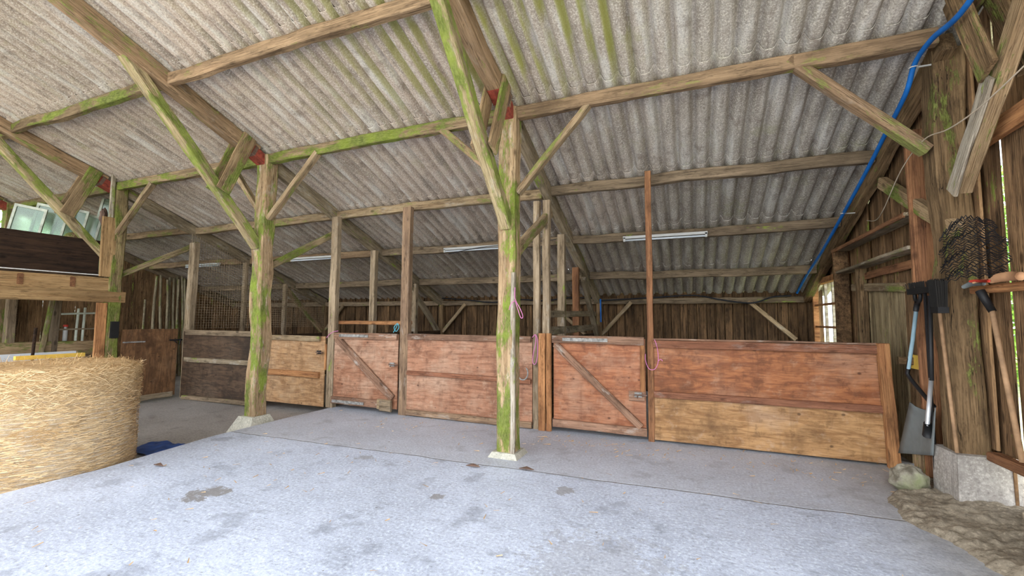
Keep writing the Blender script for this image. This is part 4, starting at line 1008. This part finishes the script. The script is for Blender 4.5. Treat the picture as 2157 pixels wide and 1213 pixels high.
e = empty('bottle', (-11, 4.54, 1.04), 'small white bottle with a red cap under the loft', 'bottle'); m = MB(); m.lathe([(.035, 0), (.035, .20), (.022, .24), (.022, .27)], (-11, 4.54, 1.04), 14); m.build('body', M_['white'], e, M=Matrix.Translation((-11, 4.54, 1.04)), smooth=True)
m = MB(); m.lathe([(.035, .27), (.04, .30), (.03, .31)], (-11, 4.54, 1.04), 14); m.build('cap', M_['redtool'], e, M=Matrix.Translation((-11, 4.54, 1.04)))
beam('low_board', (-11.0, 3.6, .92), (-11.0, 5.05, .90), .12, .26, M_['gusset'], 'greenish board across under the loft', 'board')
beam('low_shelf_post', (-11.05, 4.9, -.1), (-11.05, 4.9, .8), .1, .1, M_['purlin_dark'], 'stub post carrying the greenish board', 'post', up=(0,1,0))
m = MB(); m.box(-9.69, -9.64, 4.60, 4.72, 1.12, 1.42); tag(m.build('black_switch_box', M_['black'], M=Matrix.Translation((-9.66, 4.66, 1.3))), 'black box fixed low on the post beside the loft', 'box')
m = MB(); Mw = Matrix.Translation((-8.3, 2.55, .02)) @ Matrix.Rotation(R(6), 4, 'Z'); m.box(-.03, .03, -1.1, 1.05, -.15, .98, Mw); tag(m.build('white_board', M_['whiteboard'], M=Mw), 'white board standing behind the straw bale', 'board')
m = MB(); m.box(-6.95, -6.90, 2.45, 3.05, z1, z1+.045); tag(m.build('yellow_plank', M_['yellow'], M=Matrix.Translation((-6.9, 2.7, z1))), 'yellow plank lying on top of the straw bale', 'plank')
e = empty('pitchfork_handle', (-8.1, 2.9, 0), 'dark tool handle propped against the white board behind the bale', 'tool handle'); m = MB(); m.tube([(-8.15, 3.02, -.13), (-8.2, 3.08, 1.35)], .018, 8); m.build('handle', M_['dark'], e, smooth=True)
# fence stakes bundled against the gable boards
rnd = random.Random(31); sx = -13.55
stk = [(7.22, 7.42, 2.62), (7.48, 7.50, 2.66), (7.62, 7.66, 2.55), (7.70, 7.74, 2.62), (7.78, 7.84, 2.60), (7.84, 7.95, 2.58), (7.98, 7.92, 2.66), (8.08, 8.04, 2.68), (8.14, 8.10, 2.62)]
ON = ['first', 'second', 'third', 'fourth', 'fifth', 'sixth', 'seventh', 'eighth', 'ninth']
for k, (ya, yb, zt) in enumerate(stk):
    pts = [(sx+.25*(1-t)+.02*(k % 3), ya+(yb-ya)*t+mnoise.noise(Vector((t*2, k, 0)))*.03, -.13+(zt+.13)*t) for t in [i/10 for i in range(11)]]
    m = MB(); m.tube(pts, [.042-.012*i/10 for i in range(11)], 8)
    tag(m.build('fence_stake', M_['stick'], M=Matrix.Translation(pts[0]) @ Matrix.Rotation(R(-90), 4, 'Y'), smooth=True), ON[k]+' pale wooden stake from the left in the bundle behind the brown door', 'stake', 'stakes stood behind the brown door')
m = MB(); m.tube([(-12.8, 6.75, -.13), (-12.85, 6.80, 1.95)], .022, 8); tag(m.build('fence_stake', M_['stick'], M=Matrix.Translation((-12.8, 6.7, 0))), 'single short stake standing apart left of the bundle behind the brown door', 'stake')

# ------------------------------------------------------------------ outside greenery
def hedge(name, x0, x1, y0, y1, z1, n, seed, lb):
    m = MB(); r_ = random.Random(seed); s0 = .16
    for _ in range(n):
        x = r_.uniform(x0, x1); y = r_.uniform(y0, y1); z = r_.uniform(-.2, z1); m.p = r_.random()
        a = Vector((r_.gauss(0, 1), r_.gauss(0, 1), r_.gauss(0, 1))).normalized(); b = a.orthogonal().normalized(); s = r_.uniform(.5, 1.1)*s0; p = Vector((x, y, z))
        m.add([p-a*s, p-b*s*.5, p+a*s, p+b*s*.5], [(0,1,2,3)])
    tag(m.build(name, M_['leaf']), lb, 'hedge', kind='stuff')
hedge('hedge', -19.5, -17.5, -2, 14, 7.0, 16000, 1, 'bright green hedge outside the left end of the shed')
hedge('hedge', 8.0, 9.5, 9, 21, 6.0, 12000, 2, 'bright green hedge outside the right wall')
